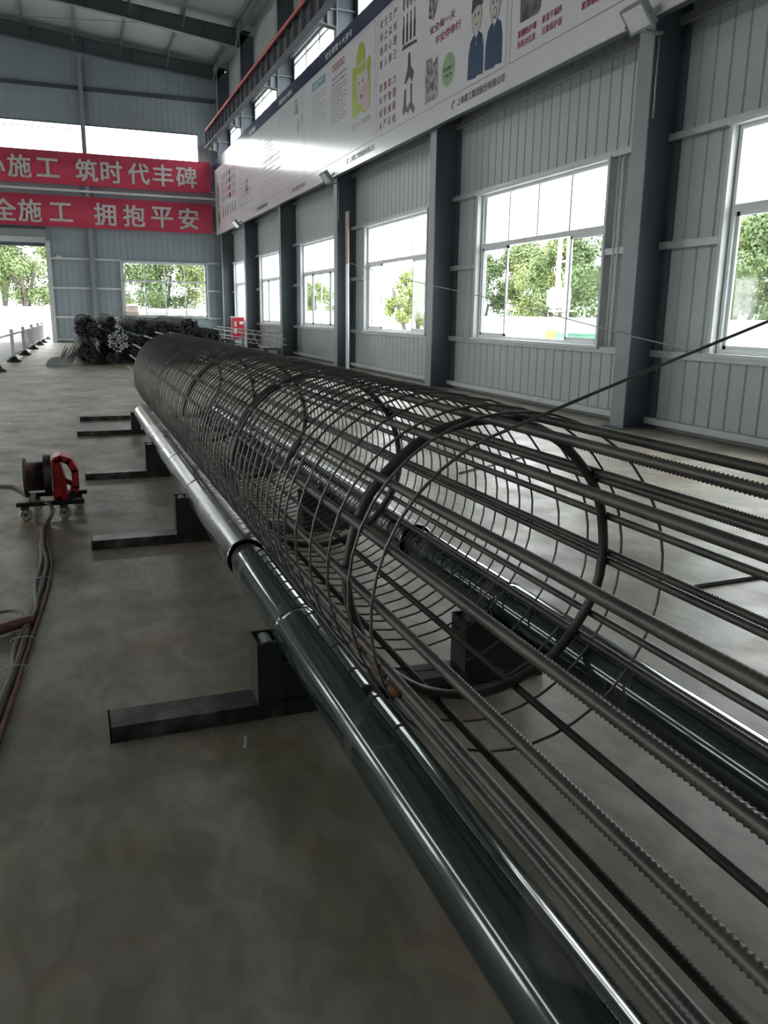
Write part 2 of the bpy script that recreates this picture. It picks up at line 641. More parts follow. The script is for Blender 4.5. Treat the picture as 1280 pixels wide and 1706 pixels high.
def op_back(x):
    op = []
    if DX0 < x < DX1:
        op.append((0, DZ))
    if BW[0] < x < BW[1]:
        op.append((BW[2], BW[3]))
    if GX0 < x < GX1:
        op.append((GZ0, GZ1))
    return op


bk = MB()
xs = sorted({XL, XR, XW, DX0, DX1, BW[0], BW[1], GX0, GX1})
for a, b in zip(xs, xs[1:]):
    for z0, z1 in spans(0, 13.0, op_back((a + b) / 2)):
        bk.box(a, b, YB + .02, YB + .12, z0, z1)
bk.prism([(XL, 13.0), (XW, 13.0), (XW, 13.3), (XR, 14.8), (XL, 13.3)], 'y', YB + .02, YB + .12)
bk.build('backing_sheet', 'column_l', wall_b)
cl = MB()
for a, b in zip(xs, xs[1:]):
    n = max(1, round((b - a) / .29))
    for k in range(n):
        p, q = a + (b - a) * k / n + .006, a + (b - a) * (k + 1) / n - .006
        for z0, z1 in spans(.1, zroof((p + q) / 2) - .05, op_back((p + q) / 2)):
            cl.box(p, q, YB, YB + .02, z0, z1)
cl.build('gable_cladding', 'clad_b', wall_b, kind='stuff')
for z in (1.24, 2.64, 4.03):
    for a, b in ((DX1 + .2, 1.1), (1.35, BW[0] - .06), (BW[1] + .06, 7.5)):
        MB().box(a, b, YB - .12, YB, z - .045, z + .045).build('girt', 'frame', wall_b)  # galvanised girts coloured white all over for the light on their tops
MB().box(DX1 + .2, 7.5, YB - .12, YB, .1, .18).build('girt', 'trim', wall_b)
MB().box(XL, 7.5, YB - .4, YB - .3, 7.10, 7.19).build('girt', 'frame', wall_b)
MB().box(XL, 7.5, YB - .16, YB, 11.68, 11.84).build('girt', 'rafter', wall_b)
# gable posts
for x in (1.22, -6.7, -11):
    g = thing('gable_post', (x, YB - .3, 0), kind='structure')
    MB().box(x - .1, x + .1, YB - .3, YB - .285, 0, 13.0).build('flange', 'column_l', g)
    MB().box(x - .1, x + .1, YB - .02, YB - .005, 0, 13.0).build('flange', 'column_l', g)
    MB().box(x - .008, x + .008, YB - .285, YB - .02, 0, 13.0).build('web', 'column', g)
# high glazing strip over the banners
t = thing('window_30', (GX0, YB, GZ0), kind='structure')
for a in (GX0 + .03, -11, -6.7, 1.22, GX1 - .03):
    MB().box(a - .03, a + .03, YB - .02, YB + .05, GZ0, GZ1).build('mullion', 'frame', t)
MB().box(GX0, GX1, YB - .03, YB + .05, GZ1 - .05, GZ1).build('head_rail', 'column', t)
MB().box(GX0, 1.1, YB - .05, YB - .01, 9.93, 9.96).build('tie_bar', 'column', t)
for a, b in ((GX0 + .06, -11.03), (-10.97, -6.73), (-6.67, 1.19), (1.25, GX1 - .06)):
    MB().box(a, b, YB + .01, YB + .016, GZ0, GZ1 - .05).build('pane', 'glass', t)
portal('sky_portal', ((GX0 + GX1) / 2, YB + .3, (GZ0 + GZ1) / 2), (math.pi / 2, 0, 0), GX1 - GX0, GZ1 - GZ0)
# gable window
t = thing('window_7', (BW[0], YB, BW[2]), kind='structure')
x0, x1, z0, z1 = BW
zt = 3.07
for nm, a, b, c, e in (('jamb', x0, x0 + .07, z0, z1), ('jamb', x1 - .07, x1, z0, z1), ('head_rail', x0, x1, z1 - .07, z1), ('bottom_rail', x0, x1, z0, z0 + .07), ('transom', x0, x1, zt - .04, zt + .04)):
    MB().box(a, b, YB - .05, YB + .05, c, e).build(nm, 'frame', t)
for k in range(4):
    a, b = x0 + .07 + (x1 - x0 - .14) * k / 4, x0 + .07 + (x1 - x0 - .14) * (k + 1) / 4
    if k:
        MB().box(a - .025, a + .025, YB - .03, YB + .03, zt + .04, z1 - .07).build('mullion', 'frame', t)
    MB().box(a + .025, b - .025, YB + .0, YB + .006, zt + .04, z1 - .07).build('pane', 'glass', t)
    MB().box(a - .02, a + .03, YB - .03, YB + .03, z0 + .07, zt - .04).build('mullion', 'frame', t)
    if k in (1, 2):
        MB().box(a + .03, b - .02, YB + .0, YB + .006, z0 + .07, zt - .04).build('pane', 'glass_d', t)
    else:
        MB().box(a + .03, b - .02, YB + .0, YB + .006, z0 + .07, zt - .04).build('pane', 'glass', t)
for a in (x0 - .09, x1 + .02):
    MB().box(a, a + .08, YB - .12, YB, z0, z1).build('side_flashing', 'trim', t)
MB().box(x0 - .1, x1 + .1, YB - .14, YB, z1, z1 + .06).build('head_flashing', 'trim', t)
MB().box(x0 - .1, x1 + .1, YB - .14, YB, z0 - .06, z0).build('window_sill', 'trim', t)
portal('sky_portal', ((x0 + x1) / 2, YB + .3, (z0 + z1) / 2), (math.pi / 2, 0, 0), x1 - x0, z1 - z0)
# roller-shutter doorway
t = thing('door_1', (DX1, YB, 0), kind='structure')
MB().box(DX1 - .02, DX1 + .2, YB - .14, YB + .1, 0, DZ + .1).build('door_jamb', 'trim', t)
MB().box(DX0 - .2, DX0 + .02, YB - .14, YB + .1, 0, DZ + .1).build('door_jamb', 'trim', t)
MB().prism([(YB - .42, 4.95), (YB - .42, 5.3), (YB - .1, 5.42), (YB, 5.42), (YB, 4.72), (YB - .2, 4.72)], 'x', DX0 - .2, DX1 + .05).build('shutter_housing', 'column_l', t)
MB().box(DX0, DX1, YB - .06, YB + .0, 4.55, 4.75).build('rolled_shutter_edge', 'column', t)
portal('sky_portal', ((DX0 + DX1) / 2, YB + .3, DZ / 2), (math.pi / 2, 0, 0), DX1 - DX0, DZ)

# left-hand wall (outside the frame) with the same bays, and the closed near end
wall_l = thing('wall_left', (XL, 0, 0), kind='structure')
bk = MB()
ys = sorted({YN, YB} | {v for a in WIN for v in a} | {v for a in CLER for v in a})
for a, b in zip(ys, ys[1:]):
    for z0, z1 in spans(0, 13.35, openings_right((a + b) / 2)):
        bk.box(XL - .12, XL, a, b, z0, z1)
bk.build('sheet', 'clad', wall_l)
for a, b in WIN:
    portal('sky_portal', (XL - .2, (a + b) / 2, (Z_S + Z_H) / 2), (0, -math.pi / 2, 0), Z_H - Z_S, b - a)
    for k in range(5):
        q = a + (b - a) * k / 4
        MB().box(XL - .1, XL + .02, q - .03, q + .03, Z_S, Z_H).build('mullion', 'frame', wall_l)
    MB().box(XL - .1, XL + .02, a, b, Z_T - .04, Z_T + .04).build('transom', 'frame', wall_l)
for a, b in CLER:
    portal('sky_portal', (XL - .2, (a + b) / 2, (C0 + C1) / 2), (0, -math.pi / 2, 0), C1 - C0, b - a)
MB().box(XL, XW, YN - .1, YN, 0, 14.9).build('wall_front', 'clad', kind='structure')

# roof: sheets, rafters, purlins
roof = thing('ceiling', (0, 0, 13), kind='structure')
for x0, x1 in ((XR, XW + .2), (XL - .2, XR)):
    MB().add([(x0, YN, zroof(x0)), (x1, YN, zroof(x1)), (x1, YB + .1, zroof(x1)), (x0, YB + .1, zroof(x0)),
              (x0, YN, zroof(x0) + .1), (x1, YN, zroof(x1) + .1), (x1, YB + .1, zroof(x1) + .1), (x0, YB + .1, zroof(x0) + .1)],
             [(0, 3, 2, 1), (4, 5, 6, 7), (0, 1, 5, 4), (2, 3, 7, 6), (1, 2, 6, 5), (0, 4, 7, 3)]).build('roof_sheet', 'roof', roof)
for yc in COLS:
    zb = (12.45, 13.05) if yc < 43 else (12.55, 12.95)
    for s in (1, -1):
        def X(x):
            return x if s > 0 else 2 * XR - x
        r = MB()
        pr = [(X(7.5), zb[0]), (X(2.7), zb[1]), (X(XR), 14.05), (X(XR), 14.56), (X(8.0), 13.06)]
        r.prism(pr if s > 0 else pr[::-1], 'y', yc + .145, yc + .165)
        low = [(X(7.5), zb[0]), (X(2.7), zb[1]), (X(XR), 14.05)]
        for (xa, za), (xb, zb_) in zip(low, low[1:]):
            d = Vector((xb - xa, 0, zb_ - za))
            r.obox(((xa + xb) / 2, yc + .155, (za + zb_) / 2), d, (0, 1, 0), d.cross(Vector((0, 1, 0))), d.length / 2, .13, .012)
        xa, za, xb, zb_ = X(8.0), 13.06, X(XR), 14.56
        d = Vector((xb - xa, 0, zb_ - za))
        r.obox(((xa + xb) / 2, yc + .155, (za + zb_) / 2), d, (0, 1, 0), d.cross(Vector((0, 1, 0))), d.length / 2, .13, .012)
        for xx in (6.0, 3.6, 1.4, -.8, -3, -5.4):
            zz = 12.45 + .125 * (7.5 - xx)
            r.box(min(X(xx), X(xx + .02)), max(X(xx), X(xx + .02)), yc + .04, yc + .27, min(zz, 13.2 + .1 * (3 - xx)), 13.06 + .1 * (8 - xx))
        r.build('rafter', 'rafter', roof)
x = 7.3
while x > XL + .5:
    MB().box(x - .04, x + .04, YN, YB, zroof(x) - .2, zroof(x)).build('purlin', 'purlin', roof)
    x -= 2.1
for yc in COLS[4:]:
    for x in (5.2, 3.1, 1.0):
        for s in (-1, 1):
            MB().tube([(x, yc + .155, 12.6 + .125 * (7.5 - x)), (x, yc + .155 + s * .9, zroof(x) - .18)], .025, 6).build('fly_brace', 'purlin', roof)
MB().box(7.35, 7.5, YN, YB, 12.9, 13.1).build('eave_strut', 'purlin', roof)
for i in range(3, len(COLS) - 1):
    a, b = COLS[i] + .2, COLS[i + 1]
    MB().tube([(7.3, b - .05, 12.35), (7.3, b - 1.5, 13.0)], .03, 6).build('eave_brace', 'purlin', roof)
    MB().tube([(7.0, a, 13.2), (-3, b, 14.1)], .012, 6).build('roof_tie', 'purlin', roof)

# columns with crane brackets
col_words = {1: 'blue-grey steel column just outside the picture before the first window', 2: 'widest blue-grey steel column, standing between the two largest windows',
             3: 'blue-grey steel column under the company name on the white board', 4: 'blue-grey steel column with a tall pale plank leaning on it',
             5: 'blue-grey steel column behind the end ring of the slim cage', 6: 'slim-looking blue-grey steel column just beside the red cabinet',
             7: 'last blue-grey steel column at the corner by the red banners'}
for i, yc in enumerate(COLS):
    if i == 0:
        continue
    c = thing('steel_column', (7.8, yc + .155, 0), label=col_words[i], cat='column', group='columns along the window wall')
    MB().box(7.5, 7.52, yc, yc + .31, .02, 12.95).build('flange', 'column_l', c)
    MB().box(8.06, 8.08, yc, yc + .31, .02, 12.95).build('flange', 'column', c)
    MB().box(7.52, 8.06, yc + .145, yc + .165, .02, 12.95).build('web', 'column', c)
    MB().box(7.4, 8.1, yc - .06, yc + .37, 0, .02).build('base_plate', 'column', c)
    for zz in (9.05, 9.76):
        MB().box(7.52, 8.06, yc + .02, yc + .145, zz, zz + .02).build('web_stiffener', 'column_l', c)
    br = MB().prism([(7.5, 9.33), (7.5, 9.75), (7.02, 9.75), (7.02, 9.40)], 'y', yc + .145, yc + .165).build('crane_bracket', 'column_l', c)
    MB().box(7.02, 7.5, yc + .02, yc + .29, 9.75, 9.77).build('seat_plate', 'column_l', br)
    MB().box(7.23, 7.25, yc + .02, yc + .29, 9.38, 9.75).build('stiffener', 'column_l', br)
    MB().obox((7.26, yc + .155, 9.355), (-.48, 0, .07), (0, 1, 0), (.07, 0, .48), .24, .13, .01).build('lower_flange', 'column_l', br)

# crane girder with web stiffeners, red conductor pipe on its flank
g = thing('crane_girder', (6.95, 0, 9.4), label='grey crane runway girder with upright stiffeners above the white board', cat='girder')
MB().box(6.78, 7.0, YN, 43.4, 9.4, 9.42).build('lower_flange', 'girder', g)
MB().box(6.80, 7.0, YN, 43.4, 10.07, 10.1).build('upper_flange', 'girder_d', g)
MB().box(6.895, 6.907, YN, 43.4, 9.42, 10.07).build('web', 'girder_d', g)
st = shared(MB().box(-.112, 0, 0, .02, 9.42, 10.07), 'stiffener', 'girder')
y = 8.0
while y < 43.2:
    inst('stiffener', st, (6.895, y, 0), g)
    y += .9
p = MB().tube([(6.70, YN, 10.02), (6.70, 42.3, 10.02)], .045, 10).build('conductor_pipe', 'redpipe', label='bright red pipe running along the crane girder', cat='pipe')
for k in range(8, 42, 3):
    MB().box(6.69, 6.82, k, k + .04, 9.96, 10.0).build('pipe_bracket', 'girder_d', p)

# ================================================================== SIGN BOARD
BX = 7.33
board = thing('sign_board', (BX, 44.0, 5.39), label='long white safety board with navy header high along the window wall', cat='sign board')
SEAMS = [44.0, 40.05, 33.45, 26.85, 20.25, 13.65, 7.05, 4.0]
for a, b in zip(SEAMS, SEAMS[1:]):
    MB().box(BX, BX + .03, b + .004, a - .004, 5.39, 8.47).build('panel', 'board', board)
    MB().box(BX, BX + .03, b + .004, a - .004, 8.47, 8.90).build('header_panel', 'navy', board)
MB().box(BX + .03, 7.5, 4.0, 44.0, 5.40, 5.46).build('support_angle', 'girder_d', board)
MB().box(BX + .03, 7.5, 4.0, 44.0, 8.8, 8.86).build('support_angle', 'girder_d', board)
PZ = BX - .004


def b_poly(pts, m, name='printed_shape', off=0.0):
    """flat print on the board; pts are (y, z)"""
    vs = [(PZ - off, p[0], p[1]) for p in pts]
    return MB().add(vs, [tuple(range(len(vs)))]).build(name, m, board)


def b_ellipse(y, z, ry, rz, m, name='printed_shape', off=0.0, n=24, a0=0, a1=360):
    pts = [(y + ry * math.cos(math.radians(a0 + (a1 - a0) * k / n)), z + rz * math.sin(math.radians(a0 + (a1 - a0) * k / n))) for k in range(n + (0 if a1 - a0 == 360 else 1))]
    return b_poly(pts, m, name, off)


def b_text(body, y0, y1, z0, z1, m, bold=.012, shear=0.0, skew=0.0, off=0.0):
    """y0 = left end (larger y), y1 = right end; fits the box"""
    pts, fs, wdt, hgt = text_mesh(body, bold, shear)
    sx, sz = (y0 - y1) / wdt, (z1 - z0) / hgt
    cy, cz = (y0 + y1) / 2, (z0 + z1) / 2
    mb = MB()
    for q, (ox, oz) in enumerate(fat(bold)):
        mb.add([(PZ - off - q * .0004, cy - (px + ox) * sx, cz + (pz + oz) * sz + skew * px * sx) for px, pz in pts], fs)
    return mb.build('lettering', m, board)


def b_lines(y0, y1, z0, z1, n, m='p_grey', ragged=.25, th=.35, seed=1):
    rnd = random.Random(seed)
    mb = MB()
    dz = (z1 - z0) / n
    for k in range(n):
        z = z1 - dz * (k + .5)
        y = y0
        end = y1 + (y0 - y1) * (rnd.random() * ragged if k % 3 == 2 else 0)
        while y > end:
            l = min(.12 + rnd.random() * .3, y - end)
            mb.add([(PZ, y, z - dz * th / 2), (PZ, y - l, z - dz * th / 2), (PZ, y - l, z + dz * th / 2), (PZ, y, z + dz * th / 2)], [(0, 1, 2, 3)])
            y -= l + .03 + rnd.random() * .04
    mb.build('printed_lines', m, board, kind='stuff')


def b_frame(y0, y1, z0, z1, m='p_grey', t=.012):
    mb = MB()
    for a, b, c, d in ((y0, y1, z0, z0 + t), (y0, y1, z1 - t, z1), (y0, y0 - t, z0, z1), (y1 + t, y1, z0, z1)):
        mb.add([(PZ, a, c), (PZ, b, c), (PZ, b, d), (PZ, a, d)], [(0, 1, 2, 3)])
    mb.build('frame_line', m, board)


def logo(y, z, s):
    b_poly([(y, z), (y, z + s), (y - s * .45, z + s * .25), (y - s * .45, z)], 'p_dark', 'company_mark')
    b_poly([(y - s * .35, z + s * .6), (y - s * .35, z + s), (y - s * .8, z + s), (y - s * .95, z + s * .45), (y - s * .6, z + s * .75)], 'p_dark', 'company_mark')


COMPANY = '上海建工集团股份有限公司'
for right in (7.1, 13.72, 20.35, 26.7, 32.2):
    logo(right + 2.14, 5.53, .15)
    b_text(COMPANY, right + 1.9, right, 5.54, 5.68, 'p_dark', .018)
for a, b in zip(SEAMS[1:], SEAMS[2:]):
    b_frame(a - .07, b + .07, 5.77, 8.42)
b_text('安全管理十大禁令', 24.5, 22.08, 8.57, 8.75, 'p_white', .014)
b_text('消防安全须知', 30.18, 28.36, 8.57, 8.73, 'p_white', .014)
b_text('安全制度', 35.3, 34.1, 8.56, 8.72, 'p_white', .014)
# rules panel with the lime cap worker
for k in range(5):
    mb = MB()
    n = 16
    cy, cz = 23.74 - k * .225, 8.19 - k * .003
    for j in range(n):
        t0, t1 = 2 * math.pi * j / n, 2 * math.pi * (j + 1) / n
        mb.add([(PZ, cy + .105 * math.cos(t0), cz + .095 * math.sin(t0)), (PZ, cy + .105 * math.cos(t1), cz + .095 * math.sin(t1)),
                (PZ, cy + .062 * math.cos(t1), cz + .055 * math.sin(t1)), (PZ, cy + .062 * math.cos(t0), cz + .055 * math.sin(t0))], [(0, 1, 2, 3)])
    mb.build('red_round_character', 'p_red', board)
b_lines(23.9, 22.6, 7.72, 7.98, 2, 'p_grey', .1, seed=4)
b_lines(23.95, 22.55, 6.75, 7.70, 11, 'p_grey', .35, seed=5)
b_poly([(25.94, 8.07), (25.94, 8.29), (24.51, 8.26), (24.51, 8.05)], 'p_cyan', 'teal_heading_strip')
b_text('安全生产知识', 25.8, 24.65, 8.10, 8.24, 'p_white', .014, off=.003)
b_lines(25.95, 24.5, 6.95, 7.95, 9, 'p_lgrey', .5, seed=6)
b_lines(30.3, 28.4, 7.9, 8.32, 5, 'p_lgrey', .3, seed=8)
b_lines(27.4, 26.95, 7.85, 8.3, 5, 'p_lgrey', .3, seed=9)
b_poly([(28.1, 7.85), (28.1, 8.3), (27.58, 8.28), (27.58, 7.83)], 'p_photo2', 'small_printed_photo')
b_ellipse(27.6, 7.45, .12, .25, 'p_grey', 'grey_print_figure')
b_ellipse(27.15, 7.55, .15, .2, 'p_lgrey', 'grey_print_figure')
b_lines(32.6, 31.2, 7.0, 7.9, 8, 'p_lgrey', .4, seed=10)
# worker in a lime cap raising a hand
b_poly([(22.08, 6.6), (22.06, 7.72), (21.9, 7.78), (21.72, 7.7), (21.65, 7.45), (21.2, 7.38), (20.95, 7.2), (20.72, 7.45), (20.66, 7.1), (20.7, 6.62), (21.1, 6.52), (21.4, 6.66), (21.7, 6.5)], 'p_green', 'lime_jacket')
b_ellipse(21.35, 7.22, .36, .42, 'p_skin', 'cartoon_face', .002)
b_poly([(21.75, 7.1), (21.3, 7.2), (20.75, 7.22), (20.75, 6.62), (21.1, 6.58)], 'p_pink', 'pale_shirt', .003)
b_ellipse(21.4, 7.84, .33, .37, 'p_green', 'lime_cap', .004, a0=-15, a1=195)
b_poly([(21.85, 7.74), (21.75, 7.55), (21.35, 7.5), (21.03, 7.55), (20.98, 7.72), (21.4, 7.68)], 'p_green', 'cap_brim', .005)
b_ellipse(20.78, 7.55, .13, .22, 'p_green', 'lime_glove', .004)
for dy in (.12, -.14):
    b_ellipse(21.35 + dy, 7.3, .035, .045, 'p_dark', 'printed_eye', .006, n=10)
b_poly([(21.42, 7.0), (21.3, 6.85), (21.25, 7.0)], 'p_dark', 'printed_mouth', .006)
b_text('安全为了你我他', 22.1, 20.63, 6.28, 6.44, 'p_grey', .0)
# sixteen-character maxims
for rows, ztop, step, m in ((('安全生产', '持之以恒', '侥幸心理', '害人害己'), 8.19, .285, 'p_dred'), (('群策群力', '科学管理', '戒骄戒躁', '从严从细'), 6.82, .275, 'p_dred')):
    for r, row in enumerate(rows):
        for c, ch in enumerate(row):
            yy, zz = 19.9 - c * .295, ztop - r * step
            b_text(ch, yy + .10, yy - .10, zz - .09, zz + .09, m, .012)
# dark print figures
for k in range(4):
    yy = 18.5 - k * .21
    b_poly([(yy + .055, 7.38), (yy + .055, 7.68), (yy + .03, 7.78), (yy + .03, 7.95), (yy - .03, 7.95), (yy - .03, 7.78), (yy - .055, 7.68), (yy - .055, 7.38)], 'p_dark', 'printed_bottle')
    b_ellipse(yy, 8.2, .07, .16, 'p_grey', 'printed_tag')
b_poly([(18.6, 7.28), (18.5, 7.36), (17.75, 7.3), (17.7, 7.24)], 'p_dark', 'printed_base')
b_poly([(18.2, 7.14), (18.08, 7.14), (18.04, 6.85), (17.85, 6.7), (17.95, 6.52), (18.1, 6.66), (18.3, 6.55), (18.4, 6.58), (18.22, 6.85)], 'p_dark', 'printed_figure')
b_poly([(18.38, 6.45), (18.28, 6.45), (18.28, 6.15), (18.12, 5.92), (18.3, 6.0), (18.42, 5.92), (18.48, 6.02)], 'p_dark', 'printed_figure')
b_poly([(18.05, 6.5), (17.95, 6.5), (17.93, 6.1), (17.75, 5.95), (17.85, 5.86), (18.05, 6.02), (18.15, 5.9), (18.18, 6.05), (18.03, 6.15)], 'p_dark', 'printed_figure')
b_poly([(17.22, 5.9), (17.22, 6.74), (16.9, 6.74), (16.82, 6.58), (16.6, 6.72), (16.56, 5.9)], 'p_photo2', 'printed_photo')
b_poly([(17.12, 7.5), (17.05, 8.3), (16.55, 8.36), (16.62, 7.75), (16.85, 7.4)], 'p_photo2', 'printed_photo')
b_ellipse(16.07, 6.3, .3, .3, 'p_lgreen', 'green_round_badge')
b_text('安全施工', 16.3, 15.86, 6.29, 6.36, 'p_dark', .02, off=.003)
b_text('文明工地', 16.25, 15.9, 6.17, 6.23, 'p_dark', .02, off=.003)
b_text('安全每一天', 17.03, 15.82, 7.16, 7.31, 'p_dred', .02)
b_text('平安伴你行', 16.75, 15.56, 6.90, 7.06, 'p_red', .02)
# two smiling cartoon men in blue uniforms
for cy, hat in ((14.88, True), (14.18, False)):
    b_poly([(cy + .32, 5.89), (cy + .31, 6.3), (cy + .24, 6.52), (cy + .1, 6.62), (cy - .1, 6.62), (cy - .24, 6.54), (cy - .31, 6.3), (cy - .32, 5.87), (cy - .1, 5.89), (cy - .02, 5.86)], 'p_blue', 'blue_uniform')
    b_ellipse(cy, 6.86, .2, .26, 'p_dark', 'head_outline', .001)
    b_ellipse(cy, 6.86, .187, .247, 'p_skin', 'cartoon_face', .002)
    b_poly([(cy + .08, 6.62), (cy, 6.5), (cy - .08, 6.62)], 'p_white', 'shirt_collar', .003)
    b_poly([(cy + .02, 6.58), (cy + .03, 6.42), (cy - .03, 6.42), (cy - .02, 6.58)], 'p_photo', 'printed_tie', .004)
    for s in (-1, 1):
        b_ellipse(cy + s * .07, 6.92, .022, .04, 'p_dark', 'printed_eye', .004, n=10)
        b_ellipse(cy + s * .2, 6.88, .03, .05, 'p_skin', 'printed_ear', .0, n=10)
    if hat:
        b_poly([(cy + .11, 6.8), (cy, 6.73), (cy - .11, 6.8), (cy, 6.755)], 'p_dark', 'printed_smile', .004)
        b_poly([(cy + .22, 6.98), (cy + .2, 7.28), (cy - .2, 7.28), (cy - .22, 7.02), (cy, 7.06)], 'p_brown', 'peaked_cap', .005)
    else:
        b_ellipse(cy, 6.74, .08, .09, 'p_dark', 'printed_smile', .004)
        b_ellipse(cy, 6.745, .062, .07, 'p_skin', 'printed_smile', .005)
        b_ellipse(cy, 7.02, .2, .18, 'p_dark', 'printed_hair', .003, a0=0, a1=180)
# construction slogans and photos of the next panel
b_poly([(13.28, 6.36), (13.26, 6.31), (12.7, 6.29), (12.62, 6.36), (12.62, 7.0), (13.28, 7.0)], 'p_photo', 'printed_photo')
b_text('紧绷防护墙', 13.32, 12.73, 6.09, 6.20, 'p_red', .018)
b_text('吊装对位准', 13.32, 12.74, 5.93, 6.04, 'p_red', .018)
b_text('垂直不偏移', 12.56, 11.98, 6.10, 6.21, 'p_red', .018)
b_text('注意保护层', 12.55, 11.97, 5.93, 6.04, 'p_red', .018)
b_text('套筒纵筋齐', 11.45, 10.85, 5.95, 6.06, 'p_red', .018)
b_poly([(12.3, 6.36), (11.6, 6.36), (11.6, 7.0), (12.3, 7.0)], 'p_photo', 'printed_photo')
b_poly([(11.4, 6.36), (10.7, 6.36), (10.7, 7.0), (11.4, 7.0)], 'p_photo', 'printed_photo')
# furthest panel
for r in range(4):
    for c, ch in enumerate('安全第一预防'):
        b_text(ch, 41.8 - c * .62 + .22, 41.8 - c * .62 - .22, 7.85 - r * .33 - .12, 7.85 - r * .33 + .12, 'p_dark' if r < 2 else 'p_dred', .0)
for c in range(6):
    yy = 41.8 - c * .62
    b_poly([(yy + .08, 6.05), (yy + .05, 6.5), (yy - .05, 6.5), (yy - .08, 6.05)], 'p_brown', 'printed_bottle')
b_ellipse(43.2, 7.2, .25, .6, 'p_photo2', 'printed_photo')
b_ellipse(43.1, 6.1, .35, .3, 'p_photo2', 'printed_photo')
b_ellipse(36.0, 6.75, .3, .35, 'p_lgrey', 'grey_print_figure')
b_lines(37.9, 35.0, 6.0, 7.2, 7, 'p_lgrey', .6, seed=12)
b_lines(32.9, 30.0, 6.2, 7.2, 6, 'p_lgrey', .6, seed=13)

# ================================================================== BANNERS ON THE GABLE
for (xl, xr, z0, z1, chars, zc, hh, lab) in (
        (-5.4, 7.12, 7.40, 8.87, [('匠', -4.1), ('心', -2.85), ('施', -1.71), ('工', -.48), ('筑', 1.25), ('时', 2.38), ('代', 3.65), ('丰', 4.8), ('碑', 5.94)], 8.10, .98,
         'upper red banner with pale lettering under the bright glazing strip'),
        (-5.4, 7.16, 5.47, 6.90, [('安', -3.75), ('全', -2.54), ('施', -1.42), ('工', -.05), ('拥', 1.96), ('抱', 3.32), ('平', 4.66), ('安', 5.97)], 6.14, 1.0,
         'lower red banner with pale lettering above the shutter doorway')):
    b = thing('banner', (xl, YB - .36, z0), label=lab, cat='banner', group='red banners on the gable wall')
    n = 40
    vs = []
    for k in range(n + 1):
        x = xl + (xr - xl) * k / n
        yy = YB - .36 + .012 * math.sin(x * 3.1) + .008 * math.sin(x * 7.3)
        vs += [(x, yy, z0), (x, yy, z1), (x, yy + .01, z1), (x, yy + .01, z0)]
    fs = []
    for k in range(n):
        for j in range(4):
            fs.append((k * 4 + j, k * 4 + 4 + j, k * 4 + 4 + (j + 1) % 4, k * 4 + (j + 1) % 4))
    MB().add(vs, fs, True).build('cloth', 'banner', b)
    for ch, x in chars:
        pts, f2, wdt, hgt = text_mesh(ch, .024)
        s = hh / max(wdt, hgt)
        sx = s if wdt > .5 else s
        mb = MB()
        for q, (ox, oz) in enumerate(fat(.022)):
            mb.add([(x + (px + ox) * s, YB - .395 - q * .002, zc + (pz + oz) * s) for px, pz in pts], f2)
        mb.build('lettering', 'bletter', b)
    MB().tube([(xr, YB - .36, z1 - .05), (7.6, YB - .36, z1 - .05)], .015, 6).build('tie_rope', 'trim', b)
    MB().tube([(xr, YB - .36, z0 + .08), (7.6, YB - .36, z0 + .08)], .015, 6).build('tie_rope', 'trim', b)

# ================================================================== REBAR CAGE
CX, CZ = 1.27, 0.777
RB = 0.52                     # radius to the bar centres
YE = 11.35                     # far end of the spiral
cage = thing('rebar_cage', (CX, 2.0, 0.25), label='long dark welded steel reinforcement cage lying on the rollers', cat='rebar cage')


def ribbed_bar(y0, yr, y1, r0=.0125, seg=10):
    """hot-rolled bar: crescent ribs modelled up to yr, plain beyond"""
    mb = MB()
    ringsy = []
    y = y0
    while y < yr:
        ringsy.append((y, True))
        y += .0042
    while y < y1:
        ringsy.append((y, False))
        y += .4
    ringsy.append((y1, False))
    vs, fs = [], []
    for y, rib in ringsy:
        for k in range(seg):
            a = 2 * math.pi * k / seg
            r = r0
            if rib:
                ph = (y / .0126 + (a / math.pi % 1.0) * 1.1) % 1.0
                r += .0034 * max(0, math.cos(2 * math.pi * ph)) * abs(math.sin(a)) ** .4
                if k in (0, seg // 2):
                    r += .0026
            else:
                r += .0012
            vs.append((r * math.cos(a), y, r * math.sin(a)))
    for i in range(len(ringsy) - 1):
        for k in range(seg):
            fs.append((i * seg + k, i * seg + (k + 1) % seg, (i + 1) * seg + (k + 1) % seg, (i + 1) * seg + k))
    mb.add(vs, fs, True)
    n = len(ringsy)
    mb.f += [tuple(range(seg)), tuple((n - 1) * seg + i for i in range(seg - 1, -1, -1))]
    mb.smooth += [False, False]
    return mb


bar_me = shared(ribbed_bar(-.45, 4.6, 12.7), 'rebar', 'rebar')
rnd = random.Random(3)
BAR_ANGLES = (77, 99.6, 51, 34.4, 30.8, 118.5, 13.8, -1.6, -5.0, 140.8, -27.7, -37.5, 158.5, -56, -72, 177, -90, -107, -162.5, -123, -149, -136)
for deg in BAR_ANGLES:
    a = math.radians(deg)
    r = RB + rnd.uniform(-.002, .002)
    o = inst('rebar', bar_me, (CX + r * math.cos(a), rnd.uniform(-.15, .45), CZ + r * math.sin(a)), cage)
    o.rotation_euler = (0, rnd.uniform(0, 6.28), 0)
# stiffener rings inside the bars
for yr in (2.38, 4.40, 6.5, 8.55, 10.6):
    n = 64
    rr = RB - .0125 - .016
    for dy_ in (0,):
      MB().tube([(CX + rr * math.cos(2 * math.pi * k / n), yr + dy_ + .004 * math.sin(k), CZ + rr * math.sin(2 * math.pi * k / n)) for k in range(n)], .018, 8, closed=True).build('stiffener_ring', 'ring', cage)
